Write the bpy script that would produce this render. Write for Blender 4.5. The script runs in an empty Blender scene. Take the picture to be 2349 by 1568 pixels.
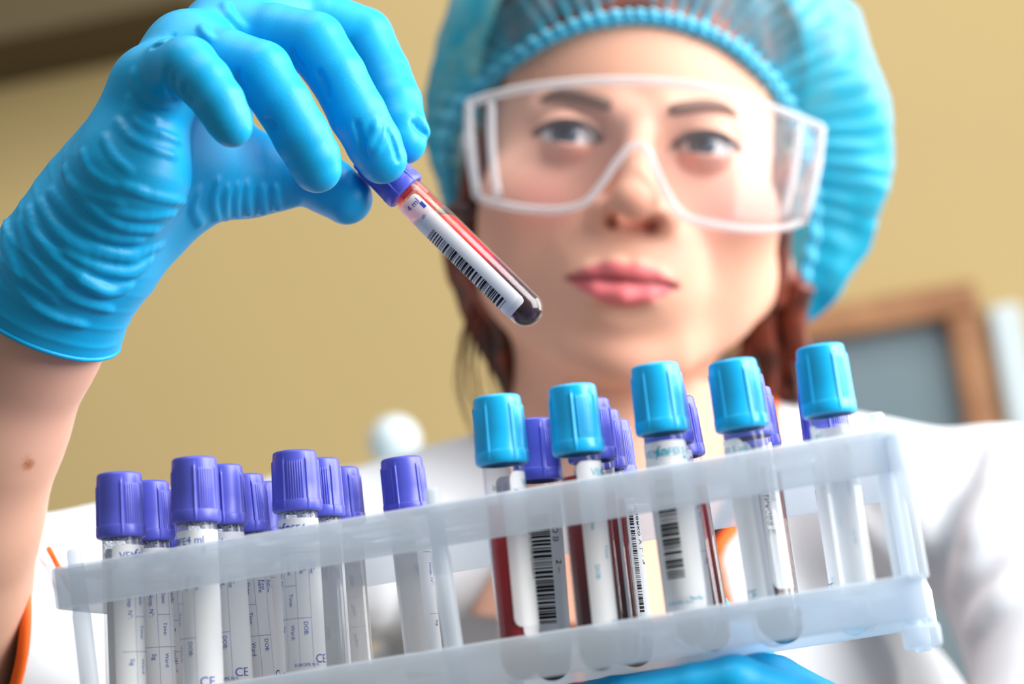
import bpy, math, random
import numpy as np
from mathutils import Matrix, Vector

random.seed(7); rng = np.random.RandomState(7)
scene = bpy.context.scene
COL = scene.collection

# ------------------------------------------------------------------ camera
F = 5760.0; CX, CY = 1174.5, 784.0          # focal length and centre in pixels of a 2349x1568 frame
KS, SC = 1.06, 1.053                         # rack scale
def rodr(r):
    r = np.array(r, float); th = np.linalg.norm(r); k = r / th
    K = np.array([[0, -k[2], k[1]], [k[2], 0, -k[0]], [-k[1], k[0], 0]])
    return np.eye(3) + math.sin(th) * K + (1 - math.cos(th)) * K @ K
RK = rodr([0.152212175, 0.175478205, 0.161820730])        # rack axes seen from the camera (x right, y up, z away)
TK = np.array([-117.93, -39.41, 759.53]) * KS * SC
RS_C, RS_R = 23.5 * KS, 24.24 * KS
PERM = np.array([[1, 0, 0], [0, 0, 1], [0, 1, 0]], float)
Q = PERM @ RK.T                                            # camera mm -> world
CAM = np.array([0.0, 0.0, 1.30])
def P(px, py, d):
    return np.array([(px - CX) / F * d, -(py - CY) / F * d, d], float)
def proj(c):
    c = np.asarray(c); return np.stack([CX + F * c[..., 0] / c[..., 2], CY - F * c[..., 1] / c[..., 2]], -1)
def W(c):
    return np.asarray(c, float) / 1000.0 @ Q.T + CAM
def Wd(v):
    return np.asarray(v, float) @ Q.T
def rackp(x, y, z):                                        # rack mm -> camera mm
    return RK @ np.array([x, y, z], float) * SC + TK

cam_d = bpy.data.cameras.new('camera'); cam = bpy.data.objects.new('camera', cam_d); COL.objects.link(cam)
m3 = np.stack([Q @ np.array([1, 0, 0.]), Q @ np.array([0, 1, 0.]), -(Q @ np.array([0, 0, 1.]))], 1)
mw = np.eye(4); mw[:3, :3] = m3; mw[:3, 3] = CAM
cam.matrix_world = Matrix(mw.tolist())
cam_d.sensor_width = 36.0; cam_d.lens = F / 2349.0 * 36.0; cam_d.clip_start = 0.02
cam_d.dof.use_dof = True; cam_d.dof.focus_distance = 0.882
cam_d.dof.aperture_fstop = (cam_d.lens / 1000.0) / 0.0132
scene.camera = cam

# ------------------------------------------------------------------ world, light, exposure
wd = bpy.data.worlds.new('world'); scene.world = wd; wd.use_nodes = True
wd.node_tree.nodes['Background'].inputs[0].default_value = (0.86, 0.93, 1.0, 1)
wd.node_tree.nodes['Background'].inputs[1].default_value = 0.28
def area(name, loc_c, target_c, sx, sy, power, color):
    l = bpy.data.lights.new(name, 'AREA'); l.shape = 'RECTANGLE'; l.size = sx; l.size_y = sy; l.energy = power; l.color = color
    o = bpy.data.objects.new(name, l); COL.objects.link(o)
    a = Vector(W(loc_c)); b = Vector(W(target_c)); o.location = a
    o.rotation_euler = (b - a).to_track_quat('-Z', 'Y').to_euler(); return o
area('window_light', (1150, 760, 560), (0, -20, 1000), 1.0, 1.4, 54, (1.0, 0.985, 0.96))
area('side_window_light', (1450, 500, 1650), (100, -50, 1150), 1.0, 1.3, 26, (1.0, 0.97, 0.93))
area('ceiling_light', (-150, 1500, 900), (-80, 0, 960), 1.2, 0.8, 14, (1.0, 0.97, 0.92))
area('wall_light', (-300, 1500, 1900), (-300, 0, 3000), 2.2, 0.6, 17, (1.0, 0.94, 0.84))
vs = scene.view_settings
vs.view_transform = 'Standard'; vs.look = 'None'; vs.gamma = 1.0; vs.use_curve_mapping = False; vs.exposure = 0.12
scene.cycles.transparent_max_bounces = 40; scene.cycles.max_bounces = 10
scene.cycles.use_denoising = True; scene.cycles.caustics_reflective = False; scene.cycles.caustics_refractive = False

# ------------------------------------------------------------------ materials
def srgb(r, g, b):
    f = lambda c: (c / 255 / 12.92) if c / 255 <= 0.04045 else ((c / 255 + 0.055) / 1.055) ** 2.4
    return (f(r), f(g), f(b), 1.0)
def mat(name, col=None, rough=0.5, spec=0.5, bump=None, attr=None, noise=None, sss=0.0, coat=0.0, sheen=0.0, transl=0.0, emis=None):
    m = bpy.data.materials.new(name); m.use_nodes = True; nt = m.node_tree; b = nt.nodes['Principled BSDF']
    b.inputs['Roughness'].default_value = rough; b.inputs['Specular IOR Level'].default_value = spec
    b.inputs['Coat Weight'].default_value = coat; b.inputs['Sheen Weight'].default_value = sheen
    if col: b.inputs['Base Color'].default_value = col
    src = None
    if attr:
        a = nt.nodes.new('ShaderNodeAttribute'); a.attribute_name = attr; src = a.outputs['Color']
    tc = nt.nodes.new('ShaderNodeTexCoord')
    if noise:                                        # (scale, second colour, low, high)
        n = nt.nodes.new('ShaderNodeTexNoise'); n.inputs['Scale'].default_value = noise[0]; n.inputs['Detail'].default_value = 4
        nt.links.new(tc.outputs['Object'], n.inputs['Vector'])
        r = nt.nodes.new('ShaderNodeMapRange'); r.inputs[1].default_value = noise[2]; r.inputs[2].default_value = noise[3]
        nt.links.new(n.outputs[0], r.inputs[0])
        mx = nt.nodes.new('ShaderNodeMix'); mx.data_type = 'RGBA'; nt.links.new(r.outputs[0], mx.inputs[0])
        if src: nt.links.new(src, mx.inputs[6])
        else: mx.inputs[6].default_value = col
        mx.inputs[7].default_value = noise[1]; src = mx.outputs[2]
    if src: nt.links.new(src, b.inputs['Base Color'])
    if bump:                                         # (scale, strength, distance)
        n = nt.nodes.new('ShaderNodeTexNoise'); n.inputs['Scale'].default_value = bump[0]; n.inputs['Detail'].default_value = 3
        nt.links.new(tc.outputs['Object'], n.inputs['Vector'])
        bp = nt.nodes.new('ShaderNodeBump'); bp.inputs['Strength'].default_value = bump[1]; bp.inputs['Distance'].default_value = bump[2]
        nt.links.new(n.outputs[0], bp.inputs['Height']); nt.links.new(bp.outputs[0], b.inputs['Normal'])
    if sss:
        b.inputs['Subsurface Weight'].default_value = sss; b.inputs['Subsurface Radius'].default_value = (0.006, 0.0025, 0.0015); b.inputs['Subsurface Scale'].default_value = 1.0
    if transl:
        t = nt.nodes.new('ShaderNodeBsdfTranslucent'); ms = nt.nodes.new('ShaderNodeMixShader'); ms.inputs[0].default_value = transl
        if src: nt.links.new(src, t.inputs[0])
        elif col: t.inputs[0].default_value = col
        out = nt.nodes['Material Output']; nt.links.new(b.outputs[0], ms.inputs[1]); nt.links.new(t.outputs[0], ms.inputs[2]); nt.links.new(ms.outputs[0], out.inputs[0])
    return m
def clear(name, tint=(1, 1, 1, 1), body=0.0, body_col=(0.9, 0.93, 0.96, 1), rough=0.06, ior=1.45, noise=None, attr=None):
    """thin clear plastic: transparent + fresnel gloss (+ a share of milky body)"""
    m = bpy.data.materials.new(name); m.use_nodes = True; nt = m.node_tree; nt.nodes.remove(nt.nodes['Principled BSDF'])
    out = nt.nodes['Material Output']
    t = nt.nodes.new('ShaderNodeBsdfTransparent'); t.inputs[0].default_value = tint
    g = nt.nodes.new('ShaderNodeBsdfGlossy'); g.inputs['Roughness'].default_value = rough
    lw = nt.nodes.new('ShaderNodeLayerWeight'); lw.inputs[0].default_value = 0.5
    pw = nt.nodes.new('ShaderNodeMath'); pw.operation = 'POWER'; pw.inputs[1].default_value = 3.2; nt.links.new(lw.outputs['Facing'], pw.inputs[0])
    fr = nt.nodes.new('ShaderNodeMath'); fr.operation = 'MULTIPLY_ADD'; fr.inputs[1].default_value = min(0.9, (ior - 1) * 1.6); fr.inputs[2].default_value = ((ior - 1) / (ior + 1)) ** 2
    nt.links.new(pw.outputs[0], fr.inputs[0])
    last = t.outputs[0]
    if body:
        d = nt.nodes.new('ShaderNodeBsdfDiffuse'); d.inputs[0].default_value = body_col
        tl = nt.nodes.new('ShaderNodeBsdfTranslucent'); tl.inputs[0].default_value = body_col
        md = nt.nodes.new('ShaderNodeMixShader'); md.inputs[0].default_value = 0.45
        nt.links.new(d.outputs[0], md.inputs[1]); nt.links.new(tl.outputs[0], md.inputs[2])
        mb = nt.nodes.new('ShaderNodeMixShader'); mb.inputs[0].default_value = body
        if noise:
            tc = nt.nodes.new('ShaderNodeTexCoord'); n = nt.nodes.new('ShaderNodeTexNoise'); n.inputs['Scale'].default_value = noise[0]; n.inputs['Detail'].default_value = 3
            nt.links.new(tc.outputs['Object'], n.inputs['Vector'])
            r = nt.nodes.new('ShaderNodeMapRange'); r.inputs[1].default_value = 0.35; r.inputs[2].default_value = 0.65
            r.inputs[3].default_value = noise[1]; r.inputs[4].default_value = noise[2]
            nt.links.new(n.outputs[0], r.inputs[0])
            if attr:                                 # how densely the cloth is gathered
                at = nt.nodes.new('ShaderNodeAttribute'); at.attribute_name = attr; ad = nt.nodes.new('ShaderNodeMath'); ad.use_clamp = True
                nt.links.new(at.outputs['Fac'], ad.inputs[0]); nt.links.new(r.outputs[0], ad.inputs[1]); nt.links.new(ad.outputs[0], mb.inputs[0])
            else: nt.links.new(r.outputs[0], mb.inputs[0])
        nt.links.new(last, mb.inputs[1]); nt.links.new(md.outputs[0], mb.inputs[2]); last = mb.outputs[0]
    mg = nt.nodes.new('ShaderNodeMixShader')
    nt.links.new(fr.outputs[0], mg.inputs[0]); nt.links.new(last, mg.inputs[1]); nt.links.new(g.outputs[0], mg.inputs[2])
    nt.links.new(mg.outputs[0], out.inputs[0]); return m

M = {}
M['glove'] = mat('blue_nitrile', (0.0, 0.36, 0.69, 1), rough=0.45, spec=0.36, bump=(900, 0.12, 0.0005))
M['skin'] = mat('skin', rough=0.5, spec=0.35, attr='tint', sss=0.25)
M['hair'] = mat('brown_hair', srgb(124, 56, 36), rough=0.45, noise=(60, srgb(56, 24, 17), 0.4, 0.62))
M['brow'] = mat('brow_hair', srgb(112, 82, 68), rough=0.7)
M['lash'] = mat('lash_hair', srgb(44, 30, 30), rough=0.7)
M['eye'] = mat('eyeball', rough=0.12, spec=0.5, attr='tint')
M['coat'] = mat('white_cotton', (0.66, 0.69, 0.74, 1), rough=0.85, spec=0.2, bump=(40, 0.25, 0.003))
M['orange'] = mat('orange_piping', srgb(255, 105, 5), rough=0.6)
M['black'] = mat('black_cloth', srgb(16, 17, 24), rough=0.85)
M['hairnet'] = clear('blue_nonwoven', tint=(0.8, 0.96, 1, 1), body=0.8, body_col=(0.03, 0.56, 0.80, 1), rough=0.42, ior=1.32, noise=(45, -0.18, 0.16), attr='gather')
M['purple'] = mat('purple_plastic', (0.085, 0.098, 0.56, 1), rough=0.36, spec=0.5)
M['skyblue'] = mat('sky_blue_plastic', (0.0, 0.46, 0.90, 1), rough=0.3, spec=0.6)
M['tube'] = clear('clear_plastic_tube', tint=(0.97, 0.975, 0.98, 1), body=0.012, rough=0.05, ior=1.3)
M['frost'] = clear('speckled_wall', tint=(0.9, 0.92, 0.95, 1), body=0.3, body_col=(0.75, 0.8, 0.88, 1), rough=0.2, ior=1.4, noise=(1500, 0.0, 0.75))
M['rack'] = clear('milky_polypropylene', tint=(0.93, 0.96, 1, 1), body=0.52, body_col=(0.86, 0.92, 0.97, 1), rough=0.3, ior=1.25)
M['lens'] = clear('goggle_lens', tint=(0.98, 0.98, 0.99, 1), body=0.035, body_col=(0.95, 0.93, 0.97, 1), rough=0.08, ior=1.25)
M['goggle'] = clear('clear_goggle_plastic', tint=(0.95, 0.96, 0.98, 1), body=0.36, body_col=(0.92, 0.93, 0.97, 1), rough=0.12, ior=1.5)
M['paper'] = mat('label_paper', (0.94, 0.95, 0.96, 1), rough=0.5, spec=0.35, transl=0.32)
M['ink_blue'] = mat('blue_ink', srgb(38, 78, 170), rough=0.6, spec=0.2)
M['ink_cyan'] = mat('cyan_ink', srgb(0, 165, 190), rough=0.6, spec=0.2)
M['ink_black'] = mat('black_ink', srgb(18, 18, 22), rough=0.6, spec=0.2)
M['wall'] = mat('tan_paint', srgb(190, 168, 118), rough=0.9, spec=0.1, noise=(1.5, srgb(182, 162, 118), 0.3, 0.7))
M['floor'] = mat('floor_lino', srgb(150, 140, 125), rough=0.6, noise=(8, srgb(130, 122, 110), 0.3, 0.7))
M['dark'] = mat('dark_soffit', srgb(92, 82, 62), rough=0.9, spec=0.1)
M['wood'] = mat('wood_frame', srgb(166, 120, 82), rough=0.5, noise=(14, srgb(142, 96, 62), 0.35, 0.65))
M['slate'] = mat('slate_panel', srgb(96, 116, 128), rough=0.45, noise=(3, srgb(120, 138, 146), 0.3, 0.7))
M['pale'] = mat('pale_device', srgb(196, 212, 220), rough=0.4)

def blood_mat(name, stops, z0, z1):
    m = bpy.data.materials.new(name); m.use_nodes = True; nt = m.node_tree; b = nt.nodes['Principled BSDF']
    tc = nt.nodes.new('ShaderNodeTexCoord'); sp = nt.nodes.new('ShaderNodeSeparateXYZ'); nt.links.new(tc.outputs['Object'], sp.inputs[0])
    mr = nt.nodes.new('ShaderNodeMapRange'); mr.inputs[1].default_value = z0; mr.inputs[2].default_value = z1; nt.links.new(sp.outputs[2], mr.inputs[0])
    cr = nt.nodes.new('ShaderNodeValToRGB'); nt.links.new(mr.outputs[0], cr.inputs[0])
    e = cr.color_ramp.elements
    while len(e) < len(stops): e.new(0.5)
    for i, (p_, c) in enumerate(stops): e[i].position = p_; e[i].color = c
    nt.links.new(cr.outputs[0], b.inputs['Base Color']); b.inputs['Roughness'].default_value = 0.25; b.inputs['Specular IOR Level'].default_value = 0.3
    b.inputs['Subsurface Weight'].default_value = 0.15; b.inputs['Subsurface Radius'].default_value = (0.004, 0.0006, 0.0005); b.inputs['Subsurface Scale'].default_value = 1.0
    return m
M['blood_held'] = blood_mat('settled_blood', [(0.0, srgb(34, 4, 16)), (0.32, srgb(62, 9, 26)), (0.5, srgb(118, 16, 42)), (0.63, srgb(222, 18, 34)), (1.0, srgb(255, 58, 34))], 0.0, 0.052)
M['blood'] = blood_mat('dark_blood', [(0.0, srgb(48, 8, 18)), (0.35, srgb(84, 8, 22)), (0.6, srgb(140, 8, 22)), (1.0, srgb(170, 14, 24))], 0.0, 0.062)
M['blood_red'] = blood_mat('red_blood', [(0.0, srgb(110, 2, 14)), (0.25, srgb(150, 2, 16)), (0.5, srgb(196, 2, 20)), (1.0, srgb(206, 8, 34))], 0.0, 0.062)
M['film'] = clear('blood_film', tint=(1, 0.5, 0.45, 1), body=0.6, body_col=(0.85, 0.03, 0.03, 1), rough=0.1, noise=(350, 0.1, 0.95))

# ------------------------------------------------------------------ mesh helpers
def new_obj(name, me, m=None, parent=None, smooth=True):
    if m is not None: me.materials.append(M[m] if isinstance(m, str) else m)
    if smooth: me.polygons.foreach_set('use_smooth', [True] * len(me.polygons))
    o = bpy.data.objects.new(name, me); COL.objects.link(o)
    if parent is not None: o.parent = parent
    return o
def mesh_py(verts, faces, name='mesh'):
    me = bpy.data.meshes.new(name); me.from_pydata([tuple(map(float, v)) for v in verts], [], [tuple(map(int, f)) for f in faces]); me.update(); return me
def mesh_np(verts, quads, name='mesh'):
    me = bpy.data.meshes.new(name); n = len(verts); q = len(quads)
    me.vertices.add(n); me.vertices.foreach_set('co', np.asarray(verts, np.float32).ravel())
    me.loops.add(q * 4); me.loops.foreach_set('vertex_index', np.asarray(quads, np.int32).ravel())
    me.polygons.add(q); me.polygons.foreach_set('loop_start', np.arange(q, dtype=np.int32) * 4)
    me.update(calc_edges=True); me.validate(); return me
def set_tint(me, cols):
    a = me.color_attributes.new('tint', 'FLOAT_COLOR', 'POINT')
    c = np.ones((len(me.vertices), 4), np.float32); c[:, :3] = cols; a.data.foreach_set('color', c.ravel())
def thing(name, label, cat, loc=(0, 0, 0), group=None, kind=None):
    o = bpy.data.objects.new(name, None); COL.objects.link(o); o.location = Vector([float(x) for x in loc]); o.empty_display_size = 0.02
    tag(o, label, cat, group, kind); return o
def tag(o, label, cat=None, group=None, kind=None):
    o['label'] = label
    if cat: o['category'] = cat
    if group: o['group'] = group
    if kind: o['kind'] = kind
    return o
def child(name, me, m, parent, smooth=True):
    """mesh given in world coordinates, parented with its coordinates moved to the parent's base"""
    me.transform(Matrix.Translation(-Vector(parent.location))); return new_obj(name, me, m, parent, smooth)
def grid_faces(nu, nv, wrap=False):
    i = np.arange(nu - (0 if wrap else 1)); j = np.arange(nv - 1); I, J = np.meshgrid(i, j, indexing='ij')
    I2 = (I + 1) % nu
    return np.stack([I * nv + J, I2 * nv + J, I2 * nv + J + 1, I * nv + J + 1], -1).reshape(-1, 4)
def join(parts):
    vs_, fs = [], []; n = 0
    for v, f in parts:
        vs_.append(np.asarray(v, float)); fs += [tuple(int(k) + n for k in q) for q in f]; n += len(v)
    return np.concatenate(vs_), fs
def lathe(prof, n=32):
    prof = np.array(prof, float); a = np.linspace(0, 2 * np.pi, n, endpoint=False)
    v = np.stack([np.outer(np.cos(a), prof[:, 0]), np.outer(np.sin(a), prof[:, 0]), np.tile(prof[:, 1], (n, 1))], -1).reshape(-1, 3)
    return v, [tuple(q) for q in grid_faces(n, len(prof), True)]
def tube_path(pts, rad, n=10, closed=False, cap=True):
    """sweep a circle along a polyline; returns verts, faces"""
    pts = np.array(pts, float); m = len(pts); rad = np.broadcast_to(np.asarray(rad, float), (m,))
    tg = np.gradient(pts, axis=0)
    if closed: tg = np.roll(pts, -1, 0) - np.roll(pts, 1, 0)
    tg /= np.linalg.norm(tg, axis=1)[:, None] + 1e-12
    up = np.array([0.31, 0.2, 0.93]); nrm = np.cross(tg[0], up); nrm /= np.linalg.norm(nrm); out = []
    for i in range(m):
        nrm = nrm - tg[i] * np.dot(nrm, tg[i]); nrm /= np.linalg.norm(nrm); b = np.cross(tg[i], nrm)
        a = np.linspace(0, 2 * np.pi, n, endpoint=False)
        out.append(pts[i] + rad[i] * (np.outer(np.cos(a), nrm) + np.outer(np.sin(a), b)))
    v = np.concatenate(out); f = []
    for i in range(m if closed else m - 1):
        i2 = (i + 1) % m
        for k in range(n): k2 = (k + 1) % n; f.append((i * n + k, i * n + k2, i2 * n + k2, i2 * n + k))
    if cap and not closed: f.append(tuple(range(n))[::-1]); f.append(tuple((m - 1) * n + k for k in range(n)))
    return v, f
def spline(pts, n):
    pts = np.array(pts, float); m = len(pts); t = np.linspace(0, m - 1, n); i = np.clip(t.astype(int), 0, m - 2); u = (t - i)[:, None]
    p0 = pts[np.clip(i - 1, 0, m - 1)]; p1 = pts[i]; p2 = pts[i + 1]; p3 = pts[np.clip(i + 2, 0, m - 1)]
    return 0.5 * (2 * p1 + (p2 - p0) * u + (2 * p0 - 5 * p1 + 4 * p2 - p3) * u ** 2 + (3 * p1 - p0 - 3 * p2 + p3) * u ** 3)
def box(lo, hi):
    (a, b, c), (d, e, f) = lo, hi
    v = [(a, b, c), (d, b, c), (d, e, c), (a, e, c), (a, b, f), (d, b, f), (d, e, f), (a, e, f)]
    return v, [(0, 3, 2, 1), (4, 5, 6, 7), (0, 1, 5, 4), (1, 2, 6, 5), (2, 3, 7, 6), (3, 0, 4, 7)]
def bevel(o, w=0.001, s=2):
    b = o.modifiers.new('bevel', 'BEVEL'); b.width = w; b.segments = s; b.limit_method = 'ANGLE'; return o

# ------------------------------------------------------------------ signed distance fields
class Field:
    def __init__(s, lo, hi, h):
        s.lo = np.array(lo, float); s.h = h; s.n = np.ceil((np.array(hi) - s.lo) / h).astype(int) + 1
        s.f = np.full(s.n, 1e3, np.float32); s.ax = [s.lo[i] + h * np.arange(s.n[i]) for i in range(3)]
    def sub(s, lo, hi):
        a = np.clip(np.floor((np.array(lo) - s.lo) / s.h).astype(int), 0, s.n); b = np.clip(np.ceil((np.array(hi) - s.lo) / s.h).astype(int) + 1, 0, s.n)
        if np.any(b <= a): return None
        sl = tuple(slice(a[i], b[i]) for i in range(3))
        X = s.ax[0][sl[0]][:, None, None].astype(np.float32); Y = s.ax[1][sl[1]][None, :, None].astype(np.float32); Z = s.ax[2][sl[2]][None, None, :].astype(np.float32)
        return sl, X, Y, Z
    def put(s, sl, d, k, op='u'):
        a = s.f[sl]
        if op == 'u':
            if k > 0: h = np.maximum(k - np.abs(a - d), 0) / k; s.f[sl] = np.minimum(a, d) - h * h * k * 0.25
            else: s.f[sl] = np.minimum(a, d)
        else:
            d = -d
            if k > 0: h = np.maximum(k - np.abs(a - d), 0) / k; s.f[sl] = np.maximum(a, d) + h * h * k * 0.25
            else: s.f[sl] = np.maximum(a, d)
    def cone(s, a, b, ra, rb, k=2.0, op='u'):
        a = np.array(a, float); b = np.array(b, float); r = max(ra, rb) + k + 4 * s.h + 3
        q = s.sub(np.minimum(a, b) - r, np.maximum(a, b) + r)
        if q is None: return
        sl, X, Y, Z = q; ba = b - a; L = max(ba @ ba, 1e-9)
        t = np.clip(((X - a[0]) * ba[0] + (Y - a[1]) * ba[1] + (Z - a[2]) * ba[2]) / L, 0, 1)
        d = np.sqrt((X - a[0] - t * ba[0]) ** 2 + (Y - a[1] - t * ba[1]) ** 2 + (Z - a[2] - t * ba[2]) ** 2) - (ra + (rb - ra) * t)
        s.put(sl, d, k, op)
    def chain(s, pts, rads, k=2.0, op='u'):
        for i in range(len(pts) - 1): s.cone(pts[i], pts[i + 1], rads[i], rads[i + 1], k, op)
    def ell(s, c, r, k=2.0, op='u', R=None):
        c = np.array(c, float); r = np.array(r, float); m = r.max() + k + 4 * s.h + 3; q = s.sub(c - m, c + m)
        if q is None: return
        sl, X, Y, Z = q; X = X - c[0]; Y = Y - c[1]; Z = Z - c[2]
        if R is not None: X, Y, Z = (R[0, i] * X + R[1, i] * Y + R[2, i] * Z for i in range(3))
        k0 = np.sqrt((X / r[0]) ** 2 + (Y / r[1]) ** 2 + (Z / r[2]) ** 2) + 1e-6
        k1 = np.sqrt((X / r[0] ** 2) ** 2 + (Y / r[1] ** 2) ** 2 + (Z / r[2] ** 2) ** 2) + 1e-9
        s.put(sl, k0 * (k0 - 1) / k1, k, op)
    def plane(s, p, n, k=0.0):                    # keep the side the normal points away from
        X, Y, Z = s.ax[0][:, None, None], s.ax[1][None, :, None], s.ax[2][None, None, :]
        d = ((X - p[0]) * n[0] + (Y - p[1]) * n[1] + (Z - p[2]) * n[2]).astype(np.float32); s.put((slice(None),) * 3, -d, k, 's')
    def sample(s, p):
        q = (np.asarray(p) - s.lo) / s.h; i = np.clip(q.astype(int), 0, s.n - 2); u = q - i; r = 0
        for a in (0, 1):
            for b in (0, 1):
                for c in (0, 1):
                    w = (u[..., 0] if a else 1 - u[..., 0]) * (u[..., 1] if b else 1 - u[..., 1]) * (u[..., 2] if c else 1 - u[..., 2])
                    r = r + w * s.f[i[..., 0] + a, i[..., 1] + b, i[..., 2] + c]
        return r
    def hit(s, px, py, d0, d1):
        ds = np.arange(d0, d1, s.h * 0.5); pts = np.stack([(px - CX) / F * ds, -(py - CY) / F * ds, ds], -1)
        ok = np.all((pts > s.lo) & (pts < s.lo + s.h * (s.n - 1)), axis=1); v = np.full(len(ds), 9.0)
        if ok.any(): v[ok] = s.sample(pts[ok])
        w = np.where(v < 0)[0]; return pts[w[0]] if len(w) else None
    def fold(s, poly, r, d0, d1, k=1.5, sink=0.3, op='u', n=None):
        pts = spline(poly, n or max(4, len(poly) * 4)); out = [s.hit(x, y, d0, d1) for x, y in pts]
        out = [o + np.array([0, 0, sink * r]) for o in out if o is not None]
        m = len(out)
        for i in range(m - 1):
            if np.linalg.norm(out[i + 1] - out[i]) < 9:
                e = lambda j: r * (0.35 + 0.65 * math.sin(math.pi * (j + 0.5) / m) ** 0.6)
                s.cone(out[i], out[i + 1], e(i), e(i + 1), k, op)
    def nets(s):
        f = s.f; sg = f < 0; n = s.n
        cnt = np.zeros(n - 1, np.int8); cor = [(a, b, c) for a in (0, 1) for b in (0, 1) for c in (0, 1)]
        for a, b, c in cor: cnt += sg[a:n[0] - 1 + a, b:n[1] - 1 + b, c:n[2] - 1 + c]
        act = (cnt > 0) & (cnt < 8); idx = np.argwhere(act); ids = np.full(n - 1, -1, np.int32); ids[act] = np.arange(len(idx))
        I = idx.T; acc = np.zeros((len(idx), 3)); num = np.zeros(len(idx))
        for a, b, c in cor:
            for ax in range(3):
                if (a, b, c)[ax]: continue
                o2 = [a, b, c]; o2[ax] = 1
                v1 = f[I[0] + a, I[1] + b, I[2] + c]; v2 = f[I[0] + o2[0], I[1] + o2[1], I[2] + o2[2]]
                m = (v1 < 0) != (v2 < 0); t = np.where(m, v1 / np.where(m, v1 - v2, 1), 0)
                p = np.tile(np.array([a, b, c], float), (len(idx), 1)); p[:, ax] += t; acc += p * m[:, None]; num += m
        verts = (idx + acc / num[:, None]) * s.h + s.lo; quads = []
        for ax in range(3):
            u, v = [(1, 2), (2, 0), (0, 1)][ax]
            sl1 = [slice(1, n[i] - 1) for i in range(3)]; sl1[ax] = slice(0, n[ax] - 1); sl2 = list(sl1); sl2[ax] = slice(1, n[ax])
            A = sg[tuple(sl1)]; B = sg[tuple(sl2)]; e = np.argwhere(A != B); off = np.array([1, 1, 1]); off[ax] = 0; e = e + off
            inside = sg[e[:, 0], e[:, 1], e[:, 2]]
            def g(du, dv): w = e.copy(); w[:, u] -= du; w[:, v] -= dv; return ids[w[:, 0], w[:, 1], w[:, 2]]
            q = np.stack([g(1, 1), g(0, 1), g(0, 0), g(1, 0)], -1); q[~inside] = q[~inside][:, ::-1]; quads.append(q)
        return verts, np.concatenate(quads)[:, ::-1]   # camera space is left handed, so flip

def noise3(p, f, seed=0):
    r = np.random.RandomState(seed); o = 0
    for i in range(7):
        k = r.normal(size=3); k = k / np.linalg.norm(k) * f * (0.7 + 0.6 * r.rand()); o = o + np.sin(p @ k + r.rand() * 6.28)
    return o / 4.0

# ------------------------------------------------------------------ the room
FLOOR = 0.0
yw = W(P(1174, 784, 2900))[1]
def struct(name, v, f, m, label):
    o = new_obj(name, mesh_py(v, f, name), m, None, False); tag(o, label, kind='structure'); return o
struct('floor', *box((-3.0, -2.5, -0.1), (3.0, yw, FLOOR)), 'floor', 'grey brown lino floor of the laboratory')
struct('wall_back', *box((-3.0, yw, -0.1), (3.0, yw + 0.12, 2.9)), 'wall', 'tan painted wall behind the woman')
# dark soffit under the ceiling, upper left
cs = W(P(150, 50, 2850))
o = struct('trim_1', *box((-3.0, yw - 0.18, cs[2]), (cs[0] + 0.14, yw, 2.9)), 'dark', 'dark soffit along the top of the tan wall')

# wooden framed grey board on the wall, right
a = W(P(2165, 690, 2880)); bw = 0.036
fr = thing('framed_board', 'grey slate board in a wooden frame hung on the wall behind her shoulder', 'board', (a[0] - 0.35, yw - 0.02, a[2] - 0.4))
bx1, bz1 = a[0] + 0.035, a[2] + 0.0; bx0, bz0 = bx1 - 0.36, bz1 - 0.5
for lo, hi in (((bx0, bz1 - bw), (bx1, bz1)), ((bx0, bz0), (bx1, bz0 + bw)), ((bx0, bz0 + bw), (bx0 + bw, bz1 - bw)), ((bx1 - bw, bz0 + bw), (bx1, bz1 - bw))):
    v, f = box((lo[0], yw - 0.05, lo[1]), (hi[0], yw - 0.001, hi[1])); bevel(child('frame_rail', mesh_py(v, f), 'wood', fr, False), 0.006)
v, f = box((bx0 + bw, yw - 0.02, bz0 + bw), (bx1 - bw, yw - 0.001, bz1 - bw)); child('panel', mesh_py(v, f), 'slate', fr, False)
# pale board edge hanging beside the frame
v, f = box((bx1 + 0.01, yw - 0.03, bz0 - 0.1), (bx1 + 0.045, yw - 0.001, bz1 - 0.03))
o = new_obj('wall_panel', mesh_py(v, f), 'pale', None, False); bevel(o, 0.006); tag(o, 'narrow pale grey panel on the wall right of the framed board', 'panel')

# pale laboratory device with a round knob standing behind
dv = thing('lab_device', 'pale grey laboratory device with a round head behind her shoulder', 'device', W(P(1000, 1250, 1900)))
def on(px, py, d, r, n=24):
    c = W(P(px, py, d)); a = np.linspace(0, np.pi, 13)
    v, f = lathe([(r * math.sin(t) + 1e-5, -r * math.cos(t)) for t in a], n); return v + c, f
child('round_head', mesh_py(*on(905, 1012, 1900, 0.0195)), 'pale', dv)
c0, c1 = W(P(905, 1040, 1900)), W(P(915, 1300, 1900))
child('stem', mesh_py(*tube_path([c0, c1], 0.012, 20)), 'pale', dv)
c0 = W(P(1060, 1100, 1900))
v, f = box((c0[0] - 0.038, c0[1] - 0.05, c0[2] - 0.15), (c0[0] + 0.06, c0[1] + 0.05, c0[2] + 0.012)); bevel(child('housing', mesh_py(v, f), 'pale', dv), 0.018, 4)
c0 = W(P(800, 1130, 1900))
v, f = box((c0[0] - 0.03, c0[1] - 0.04, c0[2] - 0.1), (c0[0] + 0.05, c0[1] + 0.04, c0[2] + 0.014)); bevel(child('base', mesh_py(v, f), 'pale', dv), 0.018, 4)

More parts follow.
